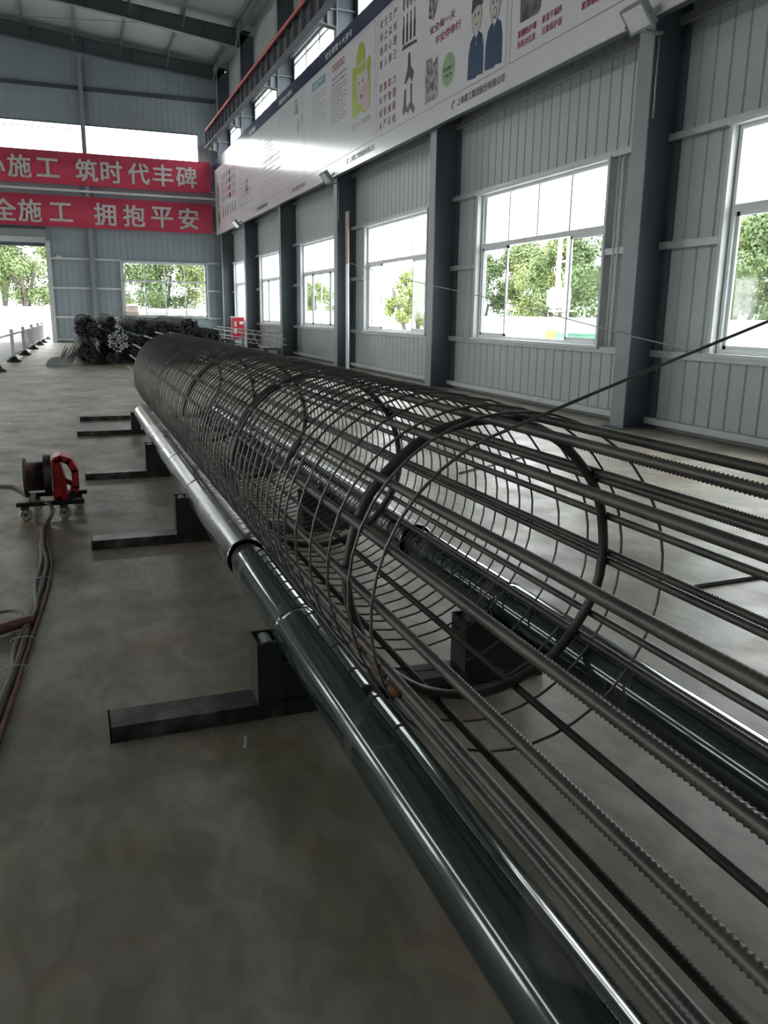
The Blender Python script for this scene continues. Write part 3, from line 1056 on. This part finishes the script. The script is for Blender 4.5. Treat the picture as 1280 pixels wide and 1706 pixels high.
# spiral: wide pitch near the open end, tight further on, the loose tail leaving tangentially
RS = RB + .0155 + .0045
path = []
per = 40
Y = YE
phi = math.pi + 2 * math.pi * ((YE - 2.95) / .107 + (2.95 - 2.015) / .212)
PHI_END = math.radians(110)
while phi > PHI_END:
    pitch = .107 if Y > 2.95 else .212
    jit = 1 + .0025 * math.sin(phi * 3.1) + .003 * math.sin(phi * .37)
    path.append((CX + RS * jit * math.cos(phi), Y + .006 * math.sin(phi * 1.7), CZ + RS * jit * math.sin(phi)))
    phi -= 2 * math.pi / per
    Y -= pitch / per
target = PHI_END
a = target
px, pz = CX + RS * math.cos(a), CZ + RS * math.sin(a)
tx, tz = math.sin(a), -math.cos(a)
for s in (0, .2, .5, .9, 1.3, 1.8):
    path.append((px + tx * s, Y - .03 * s, pz + tz * s - .012 * s * s))
MB().tube(path, .0048, 6).build('spiral_wire', 'wire', cage)
# rusty weld beads by the near end
for yv, az in ((2.12, 205), (2.02, 207), (2.27, 203)):
    a = math.radians(az)
    c = (CX + RB * math.cos(a) * 1.0, yv, CZ + RB * math.sin(a))
    MB().tube([(c[0], yv - .05, c[2]), (c[0] - .004, yv - .02, c[2] + .006), (c[0] - .004, yv + .02, c[2] + .006), (c[0], yv + .05, c[2])], .016, 8, rad=[.006, .018, .019, .006]).build('rusty_weld', 'rust', cage)

# ================================================================== ROLLERS
RXL, RXR, RZ = .785, 1.755, .338
RN, RF = .1015, .107


def roller(xc, y0, y1, r, m, lab, seams=()):
    t = thing('steel_roller', (xc, y0, RZ), label=lab, cat='roller', group='long rollers under the cage')
    prof = [(y0, r - .004), (y0 + .003, r), (y0 + .006, r)]
    for s in seams:
        prof += [(s - .03, r), (s - .012, r), (s - .006, r - .002), (s + .006, r - .002), (s + .012, r), (s + .03, r)]
    prof += [(y1 - .006, r), (y1 - .003, r), (y1, r - .004)]
    MB().lathe(prof, (xc, 0, RZ), 'y', 72).build('tube', m, t)
    for yy in (y0, y1):
        MB().lathe([(-.006, r - .006), (-.006, r * .8), (.006, r * .8), (.006, r - .006)], (xc, yy, RZ), 'y', 48).build('end_ring', 'black', t)
    MB().lathe([(-.08, .03), (.08, .03)], (xc, y1, RZ), 'y', 20).build('shaft', 'beam', t)
    return t


roller(RXL, -.6, 3.96, RN, 'rollerpaint', 'glossy black-green near roller tube crossing the lower foreground', (3.02,))
roller(RXL, 4.095, 10.75, RF, 'steelworn', 'worn silvery far roller tube on the open floor side', (5.75, 6.9, 8.25))
roller(RXR, -.6, 3.96, RN, 'rollerpaint', 'dark green roller tube seen through the cage bars', (3.02,))
roller(RXR, 4.095, 10.75, RF, 'steelworn', 'far roller tube hidden behind the dense spiral', (5.75, 8.25))
# shade of the joint gap put in as a black collar, each roller line
for xc, lab in ((RXL, 'black collar filling the dark gap where the silvery and the glossy rollers meet'), (RXR, 'black collar filling the dark gap on the roller line seen through the cage')):
    MB().lathe([(-.065, .06), (-.065, RN - .016), (.065, RN - .016), (.065, .06)], (xc, 4.028, RZ), 'y', 60).build('collar', 'black', label=lab, cat='collar')


def stand(y, lab):
    t = thing('roller_stand', (.03, y, 0), label=lab, cat='stand', group='stands under the rollers')
    b = MB().box(.03, 1.92, y, y + .15, .058, .066).box(.03, 1.92, y, y + .008, 0, .058).box(.03, 1.92, y + .142, y + .15, 0, .058).build('base_beam', 'beam', t)
    MB().box(.03, .036, y, y + .15, 0, .066).build('end_plate', 'beam', b)
    for nm, xa, xb, hi in (('post', .60, .70, .325), ('post', 1.52, 1.63, .30)):
        m = MB()
        m.box(xa, xb, y + .0, y + .008, .066, hi).box(xa, xb, y + .142, y + .15, .066, hi).box(xa, xa + .008, y + .008, y + .142, .066, hi).box(xb - .008, xb, y + .008, y + .142, .066, hi - .05)
        po = m.build(nm, 'stand', t)
        MB().lathe([(-.05, .035), (.05, .035)], ((xa + xb) / 2, y + .075, hi - .035), 'y', 20).build('bearing', 'girder', po)
    for xa, xb in ((.70, .93), (1.63, 1.86)):
        MB().prism([(xa, .066), (xa, .24), ((xa + xb) / 2 - .03, .222), ((xa + xb) / 2 + .03, .222), (xb, .24), (xb, .066)], 'y', y + .01, y + .14).build('saddle_plate', 'stand', t)
    return t


stand(2.97, 'nearest dark roller stand with long scuffed base beam on the floor')
stand(5.70, 'middle dark roller stand, base beam pointing at the red wire feeder')
stand(8.19, 'dark roller stand just beyond the red wire feeder')
t = thing('roller_stand', (-.02, 11.2, 0), label='looped flat frame of black beams at the far roller end', cat='stand', group='stands under the rollers')
for yy in (11.2, 12.78):
    MB().box(-.02, 1.92, yy, yy + .15, 0, .066).build('base_beam', 'beam', t)
MB().box(-.02, .03, 11.35, 12.78, 0, .066).build('cross_beam', 'beam', t)
for xa in (.66, 1.6):
    MB().box(xa, xa + .12, 11.2, 11.35, .066, .29).build('post', 'stand', t)
    MB().lathe([(-.4, .03), (.2, .03)], (xa + .135, 11.15, RZ), 'y', 16).build('bearing', 'girder', t)

# ================================================================== WIRE FEEDER, CABLES
FX, FY = -.22, 6.9
t = thing('wire_feeder', (FX, FY, 0), label='red welding wire feeder with brown spool on a wheeled frame', cat='wire feeder')
sp = MB().lathe([(-.43 + .22, .15), (-.41 + .22, .15)], (FX, FY, .31), 'x', 36).build('spool_flange', 'cable', t)
MB().lathe([(-.41 + .22, .115), (-.27 + .22, .115)], (FX, FY, .31), 'x', 36).build('wound_wire', 'copper', t)
MB().lathe([(-.28 + .22, .165), (-.23 + .22, .165)], (FX, FY, .31), 'x', 36).build('spool_flange', 'black', t)
bd = MB()
yo = FY - .16
outer = [(.03, .13), (.14, .17), (.17, .23), (.17, .36), (.13, .44), (.07, .465), (.03, .45)]
# red side casting: an outline frame with an open grip window
for (x0_, z0_), (x1_, z1_) in zip(outer, outer[1:] + outer[:1]):
    d = Vector((x1_ - x0_, 0, z1_ - z0_))
    bd.obox((FX + (x0_ + x1_) / 2, FY - .02, (z0_ + z1_) / 2), d, (0, 1, 0), d.cross(Vector((0, 1, 0))), d.length / 2 + .008, .11, .026)
bd.build('body_casting', 'red', t)
MB().prism([(FX + .0, .12), (FX + .10, .15), (FX + .10, .27), (FX + .06, .44), (FX + .0, .44)], 'y', FY - .12, FY + .08).build('drive_housing', 'red', t)
MB().tube([(FX + .05, FY - .05, .30), (FX + .15, FY - .05, .24)], .02, 8).build('grip_strut', 'red', t)
MB().lathe([(0, .03), (.03, .03)], (FX + .14, FY - .15, .17), 'y', 16).build('torch_socket', 'black', t)
fr = MB()
fr.box(-.49, .0, FY - .22, FY - .18, .115, .145).box(-.44, .03, FY + .14, FY + .18, .115, .145).box(-.40, -.36, FY - .18, FY + .14, .115, .145).box(-.12, -.08, FY - .18, FY + .14, .115, .145)
fr.build('cart_frame', 'black', t)
for x, y in ((-.43, FY - .2), (-.15, FY - .2), (-.04, FY + .16), (-.36, FY + .16)):
    c = MB().box(x - .03, x + .03, y - .02, y + .02, .09, .115).box(x - .022, x - .016, y - .015, y + .015, .045, .095).box(x + .016, x + .022, y - .015, y + .015, .045, .095).build('caster', 'beam', t)
    MB().lathe([(-.014, .04), (-.01, .05), (.01, .05), (.014, .04)], (x, y, .05), 'y', 24).build('wheel', 'caster', c)
    MB().lathe([(-.017, .012), (.017, .012)], (x, y, .05), 'y', 16).build('hub', 'beam', c)


def sag(pts, n=12):
    """smooth polyline through points (Catmull-Rom)"""
    P = [Vector(p) for p in pts]
    P = [P[0] * 2 - P[1]] + P + [P[-1] * 2 - P[-2]]
    out = []
    for i in range(1, len(P) - 2):
        for k in range(n):
            u = k / n
            p0, p1, p2, p3 = P[i - 1:i + 3]
            out.append(.5 * ((2 * p1) + (p2 - p0) * u + (2 * p0 - 5 * p1 + 4 * p2 - p3) * u * u + (3 * p1 - p0 - 3 * p2 + p3) * u ** 3))
    out.append(P[-2])
    return out


MB().tube(sag([(-.36, 6.75, .14), (-.25, 6.66, .13), (-.24, 6.60, .06), (-.29, 6.35, .02), (-.285, 5.9, .016), (-.25, 5.4, .016), (-.27, 4.9, .016), (-.31, 4.4, .016), (-.335, 3.9, .016), (-.38, 3.4, .016), (-.45, 2.6, .016)]), .015, 8).build(
    'welding_cable', 'cable', label='thick brown cable trailing from the wire feeder along the floor', cat='cable')
MB().tube(sag([(-.22, 6.62, .10), (-.27, 6.45, .014), (-.30, 6.0, .014), (-.285, 5.5, .014), (-.305, 5.0, .014), (-.285, 4.5, .03), (-.36, 4.1, .014), (-.36, 3.7, .014), (-.42, 3.2, .014), (-.5, 2.5, .014)]), .011, 8).build(
    'control_cable', 'cable_g', label='thin grey cable tied alongside the brown cable on the floor', cat='cable')
MB().tube(sag([(-.26, 6.5, .012), (-.262, 6.0, .012), (-.225, 5.45, .012), (-.235, 4.9, .012), (-.27, 4.4, .013), (-.31, 3.9, .012), (-.345, 3.4, .012), (-.41, 2.6, .012)]), .010, 8).build(
    'gas_hose', 'cable_r', label='red-brown hose lying beside the cables on the floor', cat='hose')
c = MB().tube(sag([(-.30, 4.35, .03), (-.40, 4.28, .035), (-.52, 4.2, .03)]), .028, 10).build('cable_coupling', 'cable_r', label='rust-red cable coupling with loose wire at the cables', cat='coupling')
MB().tube(sag([(-.33, 4.33, .05), (-.36, 4.45, .05), (-.45, 4.5, .04), (-.6, 4.4, .03)]), .008, 6).build('loose_wire', 'cable_g', c)
for yy, xx, wd in ((5.05, -.268, 'furthest of the three'), (4.1, -.328, 'middle one by the coupling'), (3.75, -.343, 'nearest of the three')):
    k = 20
    MB().tube([(xx + .056 * math.cos(2 * math.pi * q / k), yy, .021 + .021 * math.sin(2 * math.pi * q / k)) for q in range(k)], .003, 5, closed=True).build(
        'cable_tie', 'trim', label='thin pale tie around the floor cables, ' + wd, cat='cable tie', group='ties on the floor cables')
MB().tube([(-.95, 8.2, .013), (-.6, 8.05, .013), (-.45, 7.6, .02), (-.42, 7.1, .14)], .012, 8).build('supply_hose', 'cable', label='dark hose running in from the picture edge to the wire feeder', cat='hose')
b = MB().lathe([(0, .009), (.006, .009), (.006, .005), (.045, .005)], (.51, 2.78, 0), 'z', 10).build('loose_bolt', 'girt', label='tiny loose bolt standing on bare floor before nearest stand', cat='bolt')

# ================================================================== FLOOR RODS, PLANK, CORD, CONDUITS, LAMPS
MB().tube([(3.45, 3.73, .012), (6.2, 3.85, .012)], .012, 8).build('floor_rod', 'wire', label='thin steel rod lying on the floor right of the cage', cat='rod')
MB().tube([(3.66, 7.46, .01), (5.2, 8.4, .01)], .010, 8).build('floor_rod', 'wire', label='thin steel rod on the floor further off, seen through the cage', cat='rod')
pl = thing('leaning_plank', (7.35, 22.6, 0), label='tall narrow pale plank leaning against a column', cat='plank')
d = Vector((.06, .25, 4.35)).normalized()
MB().obox(Vector((7.36, 22.5, 0)) + d * 1.48, d, (0, 1, 0), d.cross(Vector((0, 1, 0))), 1.48, .1, .02).build('white_lower_length', 'trim', pl)
MB().obox(Vector((7.36, 22.5, 0)) + d * 3.66, d, (0, 1, 0), d.cross(Vector((0, 1, 0))), .70, .1, .022).build('timber_upper_length', 'wood', pl)
MB().tube(sag([(7.4, 22.4, 2.96), (7.42, 18.5, 2.42), (7.43, 14.0, 1.9), (7.44, 9.9, 1.36), (7.46, 8.5, 1.2)]), .008, 5).build('slack_cord', 'lightbar', label='thin slack pale cord strung along the columns in front of the windows', cat='cord')
for k, (yy, lab) in enumerate(((11.0, 'thin upright conduit beside the largest window, nearer the column'), (11.12, 'thin upright conduit beside the largest window, nearer the glass'))):
    MB().tube([(7.98, yy + .02, 1.16), (7.98, yy + .02, 3.97)], .018, 8).build('conduit', 'trim', label=lab, cat='conduit', group='conduits by the window')


def floodlight(y, lab):
    t = thing('floodlight', (7.35, y + .1, 5.2), label=lab, cat='floodlight', group='floodlights under the board')
    ax = Vector((0, 1, 0))
    nrm = Vector((-.75, -.15, -.62)).normalized()
    ay = nrm.cross(ax).normalized()
    ax = ay.cross(nrm)
    c = Vector((7.12, y, 5.36))
    MB().obox(c, ax, ay, nrm, .2, .17, .05).build('housing', 'lamp', t)
    MB().obox(c + nrm * .052, ax, ay, nrm, .165, .135, .004).build('lens', 'lens', t)
    for s in (-1, 1):
        MB().obox(c + ax * s * .215 - nrm * .06 + ay * .04, ax, ay, nrm, .006, .02, .12).build('yoke', 'lamp', t)
    MB().box(7.2, 7.5, y - .05, y + .05, 5.2, 5.22).build('mounting_arm', 'lamp', t)
    MB().tube([(7.49, y + .02, 5.16), (7.49, y + .02, 4.2)], .012, 6).build('supply_conduit', 'lamp', t)


floodlight(9.78, 'largest square floodlight at the top of the nearest column')
floodlight(23.75, 'square floodlight on the column with the leaning plank')
floodlight(37.5, 'smallest floodlight under the far end of the board')

# ================================================================== REBAR STOCK AT THE BACK
def bundle(name, x, z, r, y0, ln, lab, br=.036, m='darkbar', endm=None, seed=0, squash=1.0, group='rebar bundles in the stock pile'):
    rnd = random.Random(seed)
    t = thing(name, (x, y0, z), label=lab, cat='bar bundle', group=group)
    mb, ends = MB(), MB()
    s = br * 2.05
    n = int(r / s) + 2
    for j in range(-n, n + 1):
        for i in range(-n, n + 1):
            px, pz = (i + (j % 2) * .5) * s, j * s * .87
            if math.hypot(px, pz / squash) + br > r:
                continue
            ya = y0 + rnd.uniform(-.12, .12)
            mb.lathe([(0, br), (ln, br)], (x + px + rnd.uniform(-.012, .012), ya, z + pz + rnd.uniform(-.012, .012)), 'y', 7)
            if endm and rnd.random() < .92:
                ends.lathe([(-.012, br * .74), (-.004, br * .8)], (x + px, ya - .004, z + pz), 'y', 7)
    mb.build('bars', m, t, kind='stuff')
    if endm:
        ends.build('painted_ends', endm, t, kind='stuff')
    for yy in (2.6, 5.0, 7.5):
        k = 24
        MB().tube([(x + (r + .012) * math.cos(2 * math.pi * q / k), y0 + yy, z + (r * squash + .012) * math.sin(2 * math.pi * q / k)) for q in range(k)], .012, 5, closed=True).build('tie_wire', 'wire', t)


bundle('rebar_bundle', .42, .36, .35, 26.0, 9, 'dark bar bundle at the bottom corner of the pile by the barrier', seed=1)
bundle('rebar_bundle', 1.12, .2, .19, 26.1, 9, 'dark bar bundle on the floor right under the white-tipped bundle', seed=2)
bundle('rebar_bundle', .45, 1.07, .36, 26.1, 9, 'dark bar bundle heaped highest on the barrier side of the pile', seed=3)
bundle('rebar_bundle', 1.28, .72, .32, 25.6, 9, 'bar bundle with white painted bar ends', seed=4, m='darkbar', endm='barend', br=.032)
bundle('rebar_bundle', 1.15, 1.25, .21, 26.6, 9, 'dark bar bundle lying directly on top of the white-tipped bundle', seed=5)
bundle('rebar_bundle', .86, .73, .15, 26.2, 9, 'thin dark bar bundle wedged beside the white-tipped bundle', seed=14)
bundle('rebar_bundle', 1.95, .42, .36, 26.4, 9, 'dark bar bundle on the floor behind the far end of the cage', seed=6)
bundle('rebar_bundle', 2.05, 1.10, .29, 26.8, 9, 'dark bar bundle on the second layer beside the white-tipped bundle', seed=7)
bundle('rebar_bundle', 2.72, 1.0, .33, 26.8, 9, 'dark bar bundle on the second layer in the middle of the pile', seed=8)
bundle('rebar_bundle', 2.72, .34, .32, 26.6, 9, 'dark bar bundle on the floor below the middle of the pile', seed=9)
bundle('rebar_bundle', 3.45, 1.08, .32, 26.4, 9, 'round dark bar bundle standing highest on the window side', seed=10)
bundle('rebar_bundle', 3.42, .38, .34, 26.4, 9, 'dark bar bundle under the highest round bundle', seed=11)
bundle('rebar_bundle', 4.12, .85, .28, 26.0, 9, 'small dark bar bundle at the window-side end of the pile', seed=12)
bundle('rebar_bundle', 4.1, .28, .27, 26.2, 9, 'dark bar bundle on the floor at the window-side end', seed=13)
# bright bars slung across the top
t = thing('bent_bar_bundle', (2.8, 36.4, 0), label='bright sagging bars propped up behind the dark pile', cat='bar bundle')
for k in range(7):
    z = 1.24 + .045 * k
    MB().tube(sag([(1.6, 36.2 + k * .03, z + .12), (2.3, 36.3 + k * .03, z + .02), (3.2, 36.4 + k * .03, z), (4.1, 36.5 + k * .03, z + .02), (5.4, 36.6 + k * .03, z + .14)], 6), .014, 6).build('bar', 'lightbar', t)
for x in (1.9, 5.0):
    MB().box(x, x + .08, 36.1, 36.8, 0, 1.24).build('prop', 'stand', t)
t = thing('offcut_heap', (-.2, 26.2, 0), label='heap of short pale bar offcuts beside the sack', cat='offcuts')
rnd = random.Random(11)
for k in range(14):
    x = -.32 + .03 * k
    MB().tube([(x - .1, 26.0 + rnd.uniform(-.1, .1), .06 + .02 * (k % 3)), (x + .1 + rnd.uniform(-.05, .1), 27.0, .42 + rnd.uniform(-.08, .14))], .018, 6).build('offcut', 'lightbar', t)
sk = MB()
vs, fs = [], []
nu, nv = 16, 8
for i in range(nv + 1):
    for j in range(nu):
        a, e = 2 * math.pi * j / nu, math.pi / 2 * i / nv
        rr = math.cos(e) ** .6 if i < nv else 0.0
        vs.append((-.42 + .33 * rr * math.cos(a), 25.75 + .42 * rr * math.sin(a), .23 * math.sin(e) * (1 + .12 * math.sin(3 * a))))
for i in range(nv):
    for j in range(nu):
        fs.append((i * nu + j, i * nu + (j + 1) % nu, (i + 1) * nu + (j + 1) % nu, (i + 1) * nu + j))
sk.add(vs, fs, True).add([vs[j] for j in range(nu)], [tuple(range(nu - 1, -1, -1))])
sk.build('sack', 'sack', label='slumped grey sack on the floor before the bar pile', cat='sack')

# slim pale cage by the window wall, on two trestles
t = thing('slim_cage', (6.2, 26.2, 0), label='slim pale bar cage lying along the window wall', cat='rebar cage')
for k in range(8):
    a = 2 * math.pi * k / 8 + .2
    MB().tube([(6.2 + .24 * math.cos(a), 26.0 - .5 * (k % 3) * .3, .73 + .24 * math.sin(a)), (6.2 + .24 * math.cos(a), 37.6, .73 + .24 * math.sin(a))], .014, 6).build('bar', 'lightbar', t)
for yy in (26.4, 28.6, 31.0, 33.4, 35.8):
    MB().tube([(6.2 + .225 * math.cos(2 * math.pi * q / 28), yy, .73 + .225 * math.sin(2 * math.pi * q / 28)) for q in range(28)], .014, 6, closed=True).build('ring', 'lightbar', t)
for yy, lab in ((26.9, 'dark trestle under the near end of the slim cage'), (35.4, 'dark trestle under the far end of the slim cage')):
    q = thing('trestle', (6.2, yy, 0), label=lab, cat='trestle', group='trestles under the slim cage')
    MB().box(5.9, 6.5, yy - .05, yy + .05, .40, .47).build('top_beam', 'stand', q)
    for x in (5.95, 6.4):
        MB().box(x, x + .06, yy - .2, yy - .14, 0, .40).build('leg', 'stand', q)
        MB().box(x, x + .06, yy + .14, yy + .2, 0, .40).build('leg', 'stand', q)
        MB().box(x, x + .06, yy - .14, yy + .14, .34, .40).build('cross_bar', 'stand', q)
# red cabinet
t = thing('fire_cabinet', (6.95, 36.9, 0), label='red metal cabinet on thin legs below the window wall', cat='cabinet')
MB().box(6.68, 7.2, 36.7, 37.1, .45, 1.36).build('body', 'red', t)
MB().box(6.66, 7.22, 36.68, 37.12, 1.36, 1.41).build('lid', 'trim', t)
MB().box(6.70, 6.93, 36.685, 36.7, .48, 1.33).build('door', 'red', t)
MB().box(6.95, 7.18, 36.685, 36.7, .48, 1.33).build('door', 'red', t)
MB().box(6.98, 7.16, 36.68, 36.686, 1.08, 1.2).build('notice_plate', 'p_white', t)
MB().box(6.74, 6.86, 36.68, 36.686, .98, 1.2).build('notice_plate', 'p_pink', t)
MB().box(6.74, 6.86, 36.68, 36.686, .68, .9).build('notice_plate', 'p_white', t)
for x in (6.7, 7.14):
    for y in (36.72, 37.04):
        MB().box(x, x + .04, y, y + .04, 0, .45).build('leg', 'beam', t)

# ================================================================== WHITE BARRIER BY THE DOORWAY
BP = [(-1.86, 23.6), (-1.72, 28.0), (-1.60, 32.2), (-1.50, 36.8), (-1.41, 41.2), (-1.32, 44.2), (-1.2, 48.6)]
words = ['cut off by the picture edge', 'nearest full post of the row', 'second full post of the row', 'third full post of the row', 'just inside the doorway', 'standing in the doorway', 'just outside the doorway']
sl_me = shared(MB().box(-.005, .005, -.014, .014, .2, .84), 'slat', 'white')
for i, (x, y) in enumerate(BP):
    t = thing('barrier', (x, y, 0), label='white slatted barrier section with black post foot, ' + words[i], cat='barrier', group='white barrier row')
    MB().box(x - .05, x + .05, y - .05, y + .05, .08, .93).build('post', 'white', t)
    MB().lathe([(.93, .075), (.96, .07), (1.0, .02)], (x, y, 0), 'z', 12).build('post_cap', 'white', t)
    MB().lathe([(0, .22), (.04, .21), (.09, .12), (.17, .085), (.17, .06)], (x, y, 0), 'z', 16).build('post_foot', 'black', t)
    if i + 1 < len(BP):
        x2, y2 = BP[i + 1]
        for z in (.2, .84):
            MB().tube([(x, y + .05, z), (x2, y2 - .05, z)], .03, 6).build('rail', 'white', t)
        n = int((y2 - y) / .17)
        for k in range(1, n):
            u = k / n
            inst('slat', sl_me, (x + (x2 - x) * u, y + (y2 - y) * u, 0), t)
# wall camera
t = thing('wall_camera', (-.38, YB - .2, 4.12), label='small white camera with round lens on the gable girt', cat='camera')
MB().box(-.42, -.34, YB - .2, YB - .12, 4.08, 4.16).build('mount', 'white', t)
MB().lathe([(-.18, .05), (-.16, .06), (0, .06)], (-.46, YB - .12, 4.15), 'y', 16).build('lens_barrel', 'white', t)
MB().lathe([(-.02, .03), (0, .045)], (-.46, YB - .3, 4.15), 'y', 16).build('lens', 'black', t)
MB().box(-.32, -.2, YB - .2, YB - .12, 4.05, 4.15).build('junction_box', 'white', t)

# ================================================================== OUTSIDE
pw = thing('perimeter_wall', (30, 60, 0), label='white rendered yard wall beyond the windows', cat='wall', kind='structure')
MB().box(30, 30.25, -10, 78, -.06, 1.5).build('wall_run', 'pwall', pw)
MB().box(-60, 30.25, 78, 78.25, -.06, 1.75).build('wall_run', 'pwall', pw)
MB().box(29.95, 30.3, -10, 78.3, 1.5, 1.56).build('coping', 'trim', pw)
MB().box(-60, 30.3, 77.95, 78.3, 1.75, 1.81).build('coping', 'trim', pw)


def leaf_crown(seed, r, h, nleaf, size, clumps):
    rnd = random.Random(seed)
    mb = MB()
    cs = []
    for k in range(clumps):
        a, u = rnd.uniform(0, 6.28), rnd.random() ** .5
        z = rnd.uniform(0, 1)
        wz = math.sin(math.pi * min(1, .18 + z * .8)) ** .7
        cs.append((r * u * wz * math.cos(a), r * u * wz * math.sin(a), z * h, rnd.uniform(.28, .5) * r * .75))
    for k in range(nleaf):
        cx, cy, cz, cr = cs[k % clumps]
        d = Vector((rnd.gauss(0, 1), rnd.gauss(0, 1), rnd.gauss(0, .8))).normalized() * cr * rnd.uniform(.55, 1.05)
        p = Vector((cx, cy, cz)) + d
        n = (d.normalized() + Vector((rnd.uniform(-.7, .7), rnd.uniform(-.7, .7), rnd.uniform(-.2, .9)))).normalized()
        u = n.orthogonal().normalized()
        v = n.cross(u)
        ang = rnd.uniform(0, 6.28)
        u, v = u * math.cos(ang) + v * math.sin(ang), v * math.cos(ang) - u * math.sin(ang)
        s = size * rnd.uniform(.6, 1.3)
        mb.add([p - u * s, p - v * s * .5, p + u * s, p + v * s * .5], [(0, 1, 2, 3)])
    return mb


crowns = [shared(leaf_crown(21, 3.4, 6.5, 15000, .13, 42), 'crown', 'leaf'), shared(leaf_crown(22, 3.0, 5.5, 13000, .125, 34), 'crown', 'leaf2'),
          shared(leaf_crown(23, 1.5, 2.3, 5000, .085, 18), 'crown', 'leaf2')]


def tree(x, y, z0, kind, s, lab, trunk=True):
    t = thing('tree' if kind < 2 else 'shrub', (x, y, -.06), label=lab, cat='tree' if kind < 2 else 'shrub', group='trees beyond the yard wall')
    o = inst('crown', crowns[kind], (x, y, z0), t)
    o.scale = (s, s, s)
    o.rotation_euler = (0, 0, x * 1.7 + y)
    rnd = random.Random(int(x * 10 + y))
    m = MB()
    for k in range(3 if trunk else 1):
        a = rnd.uniform(0, 6.28)
        m.tube(sag([(x + .3 * math.cos(a) * k * .4, y, -.06), (x + .25 * math.cos(a), y + .25 * math.sin(a), z0 * .6), (x + 1.0 * s * math.cos(a), y + 1.0 * s * math.sin(a), z0 + 2.2 * s)], 5), .13 * s, 7, rad=None)
    m.build('trunk', 'bark', t)


tree(-8.4, 86, 3.0, 1, 1.25, 'pale green tree seen through the open doorway, edge side')
tree(-3.6, 84, 2.8, 0, 1.2, 'dense green tree seen through the doorway beside the jamb')
tree(-6, 92, 5.0, 0, 1.5, 'taller tree rising behind the others in the doorway')
tree(5.2, 84, 2.4, 0, 1.1, 'leafy tree in the first pane of the gable window')
tree(9.2, 88, 2.4, 0, 1.25, 'leafy tree behind the dusty panes of the gable window')
tree(13.0, 85, 2.2, 1, 1.1, 'light green tree in the last pane of the gable window')
tree(35.2, 54.5, .6, 0, 1.0, 'dark leafy tree behind the transformer poles')
tree(37.6, 60, .8, 1, 1.15, 'yellow-green tree in the second pane of the largest window')
tree(38.5, 66.5, .6, 0, 1.05, 'green tree at the first pane of the largest window')
tree(34.8, 67.5, .6, 0, .9, 'green tree showing low in the narrow outer sash')
tree(34.5, 46.5, .5, 0, 1.0, 'round tree in the sash beside the nearest column')
tree(37, 39, .4, 1, 1.15, 'pale tree in the window cut by the picture edge')
tree(35, 34, .4, 0, 1.0, 'tree at the picture edge behind the cut-off window')
tree(25.5, 62.5, .9, 2, 1.25, 'small bright shrub with a thin stem seen in the middle window', False)
tree(27.3, 64.5, 1.7, 2, 1.5, 'taller bright shrub beside the middle window sash', False)
tree(24.2, 83, 1.0, 2, 1.6, 'bright shrub glimpsed in the fourth window', False)
# twin-pole transformer
t = thing('pole_transformer', (28.6, 44.5, -.06), label='pale transformer slung between two concrete poles outside the largest window', cat='transformer')
for dx, dy in ((.2, 1.1), (-.2, -.55)):
    MB().lathe([(-.06, .17), (9.5, .12)], (28.6 + dx, 44.6 + dy, 0), 'z', 12).build('pole', 'pole', t)
MB().obox((28.6, 44.8, 1.95), (.34, 1.6, 0), (-1.6, .34, 0), (0, 0, 1), 1.2, .4, .06).build('platform', 'pole', t)
MB().obox((28.5, 44.85, 2.7), (.34, 1.6, 0), (-1.6, .34, 0), (0, 0, 1), .75, .4, .62).build('tank', 'transf', t)
for k in range(7):
    MB().obox((28.0, 44.35 + k * .17, 2.7), (.34, 1.6, 0), (-1.6, .34, 0), (0, 0, 1), .02, .12, .5).build('cooling_fin', 'transf', t)
for k in range(3):
    MB().tube(sag([(28.5, 44.4 + k * .4, 3.3), (28.4, 44.4 + k * .4, 3.9), (28.3, 44.6 + k * .4, 4.4), (28.5, 45.4, 4.7)]), .03, 6).build('bushing_lead', 'pole', t)
MB().obox((28.6, 44.8, 4.9), (.34, 1.6, 0), (-1.6, .34, 0), (0, 0, 1), 1.3, .06, .06).build('cross_arm', 'pole', t)
MB().box(27.0, 27.5, 43.0, 43.9, -.06, .75).build('traffic_barrier', 'orange', label='orange barrier block outside the largest window', cat='barrier block')
t = thing('utility_cabinet', (26, 38.4, -.06), label='low green utility cabinet outside the largest window', cat='utility cabinet')
MB().box(25.4, 26.2, 37.4, 40.2, -.06, .68).build('body', 'greenbox', t)
MB().box(25.35, 26.25, 37.35, 40.25, .68, .74).build('lid', 'greenbox', t)
t = thing('storage_tank', (4.6, 60, -.06), label='brown round tank seen through the gable window', cat='tank')
MB().lathe([(-.06, .42), (1.9, .42)], (4.05, 60, 0), 'z', 24).build('shell', 'brown', t)
MB().lathe([(1.9, .44), (1.96, .44), (2.02, .2)], (4.05, 60, 0), 'z', 24).build('lid', 'wood', t)
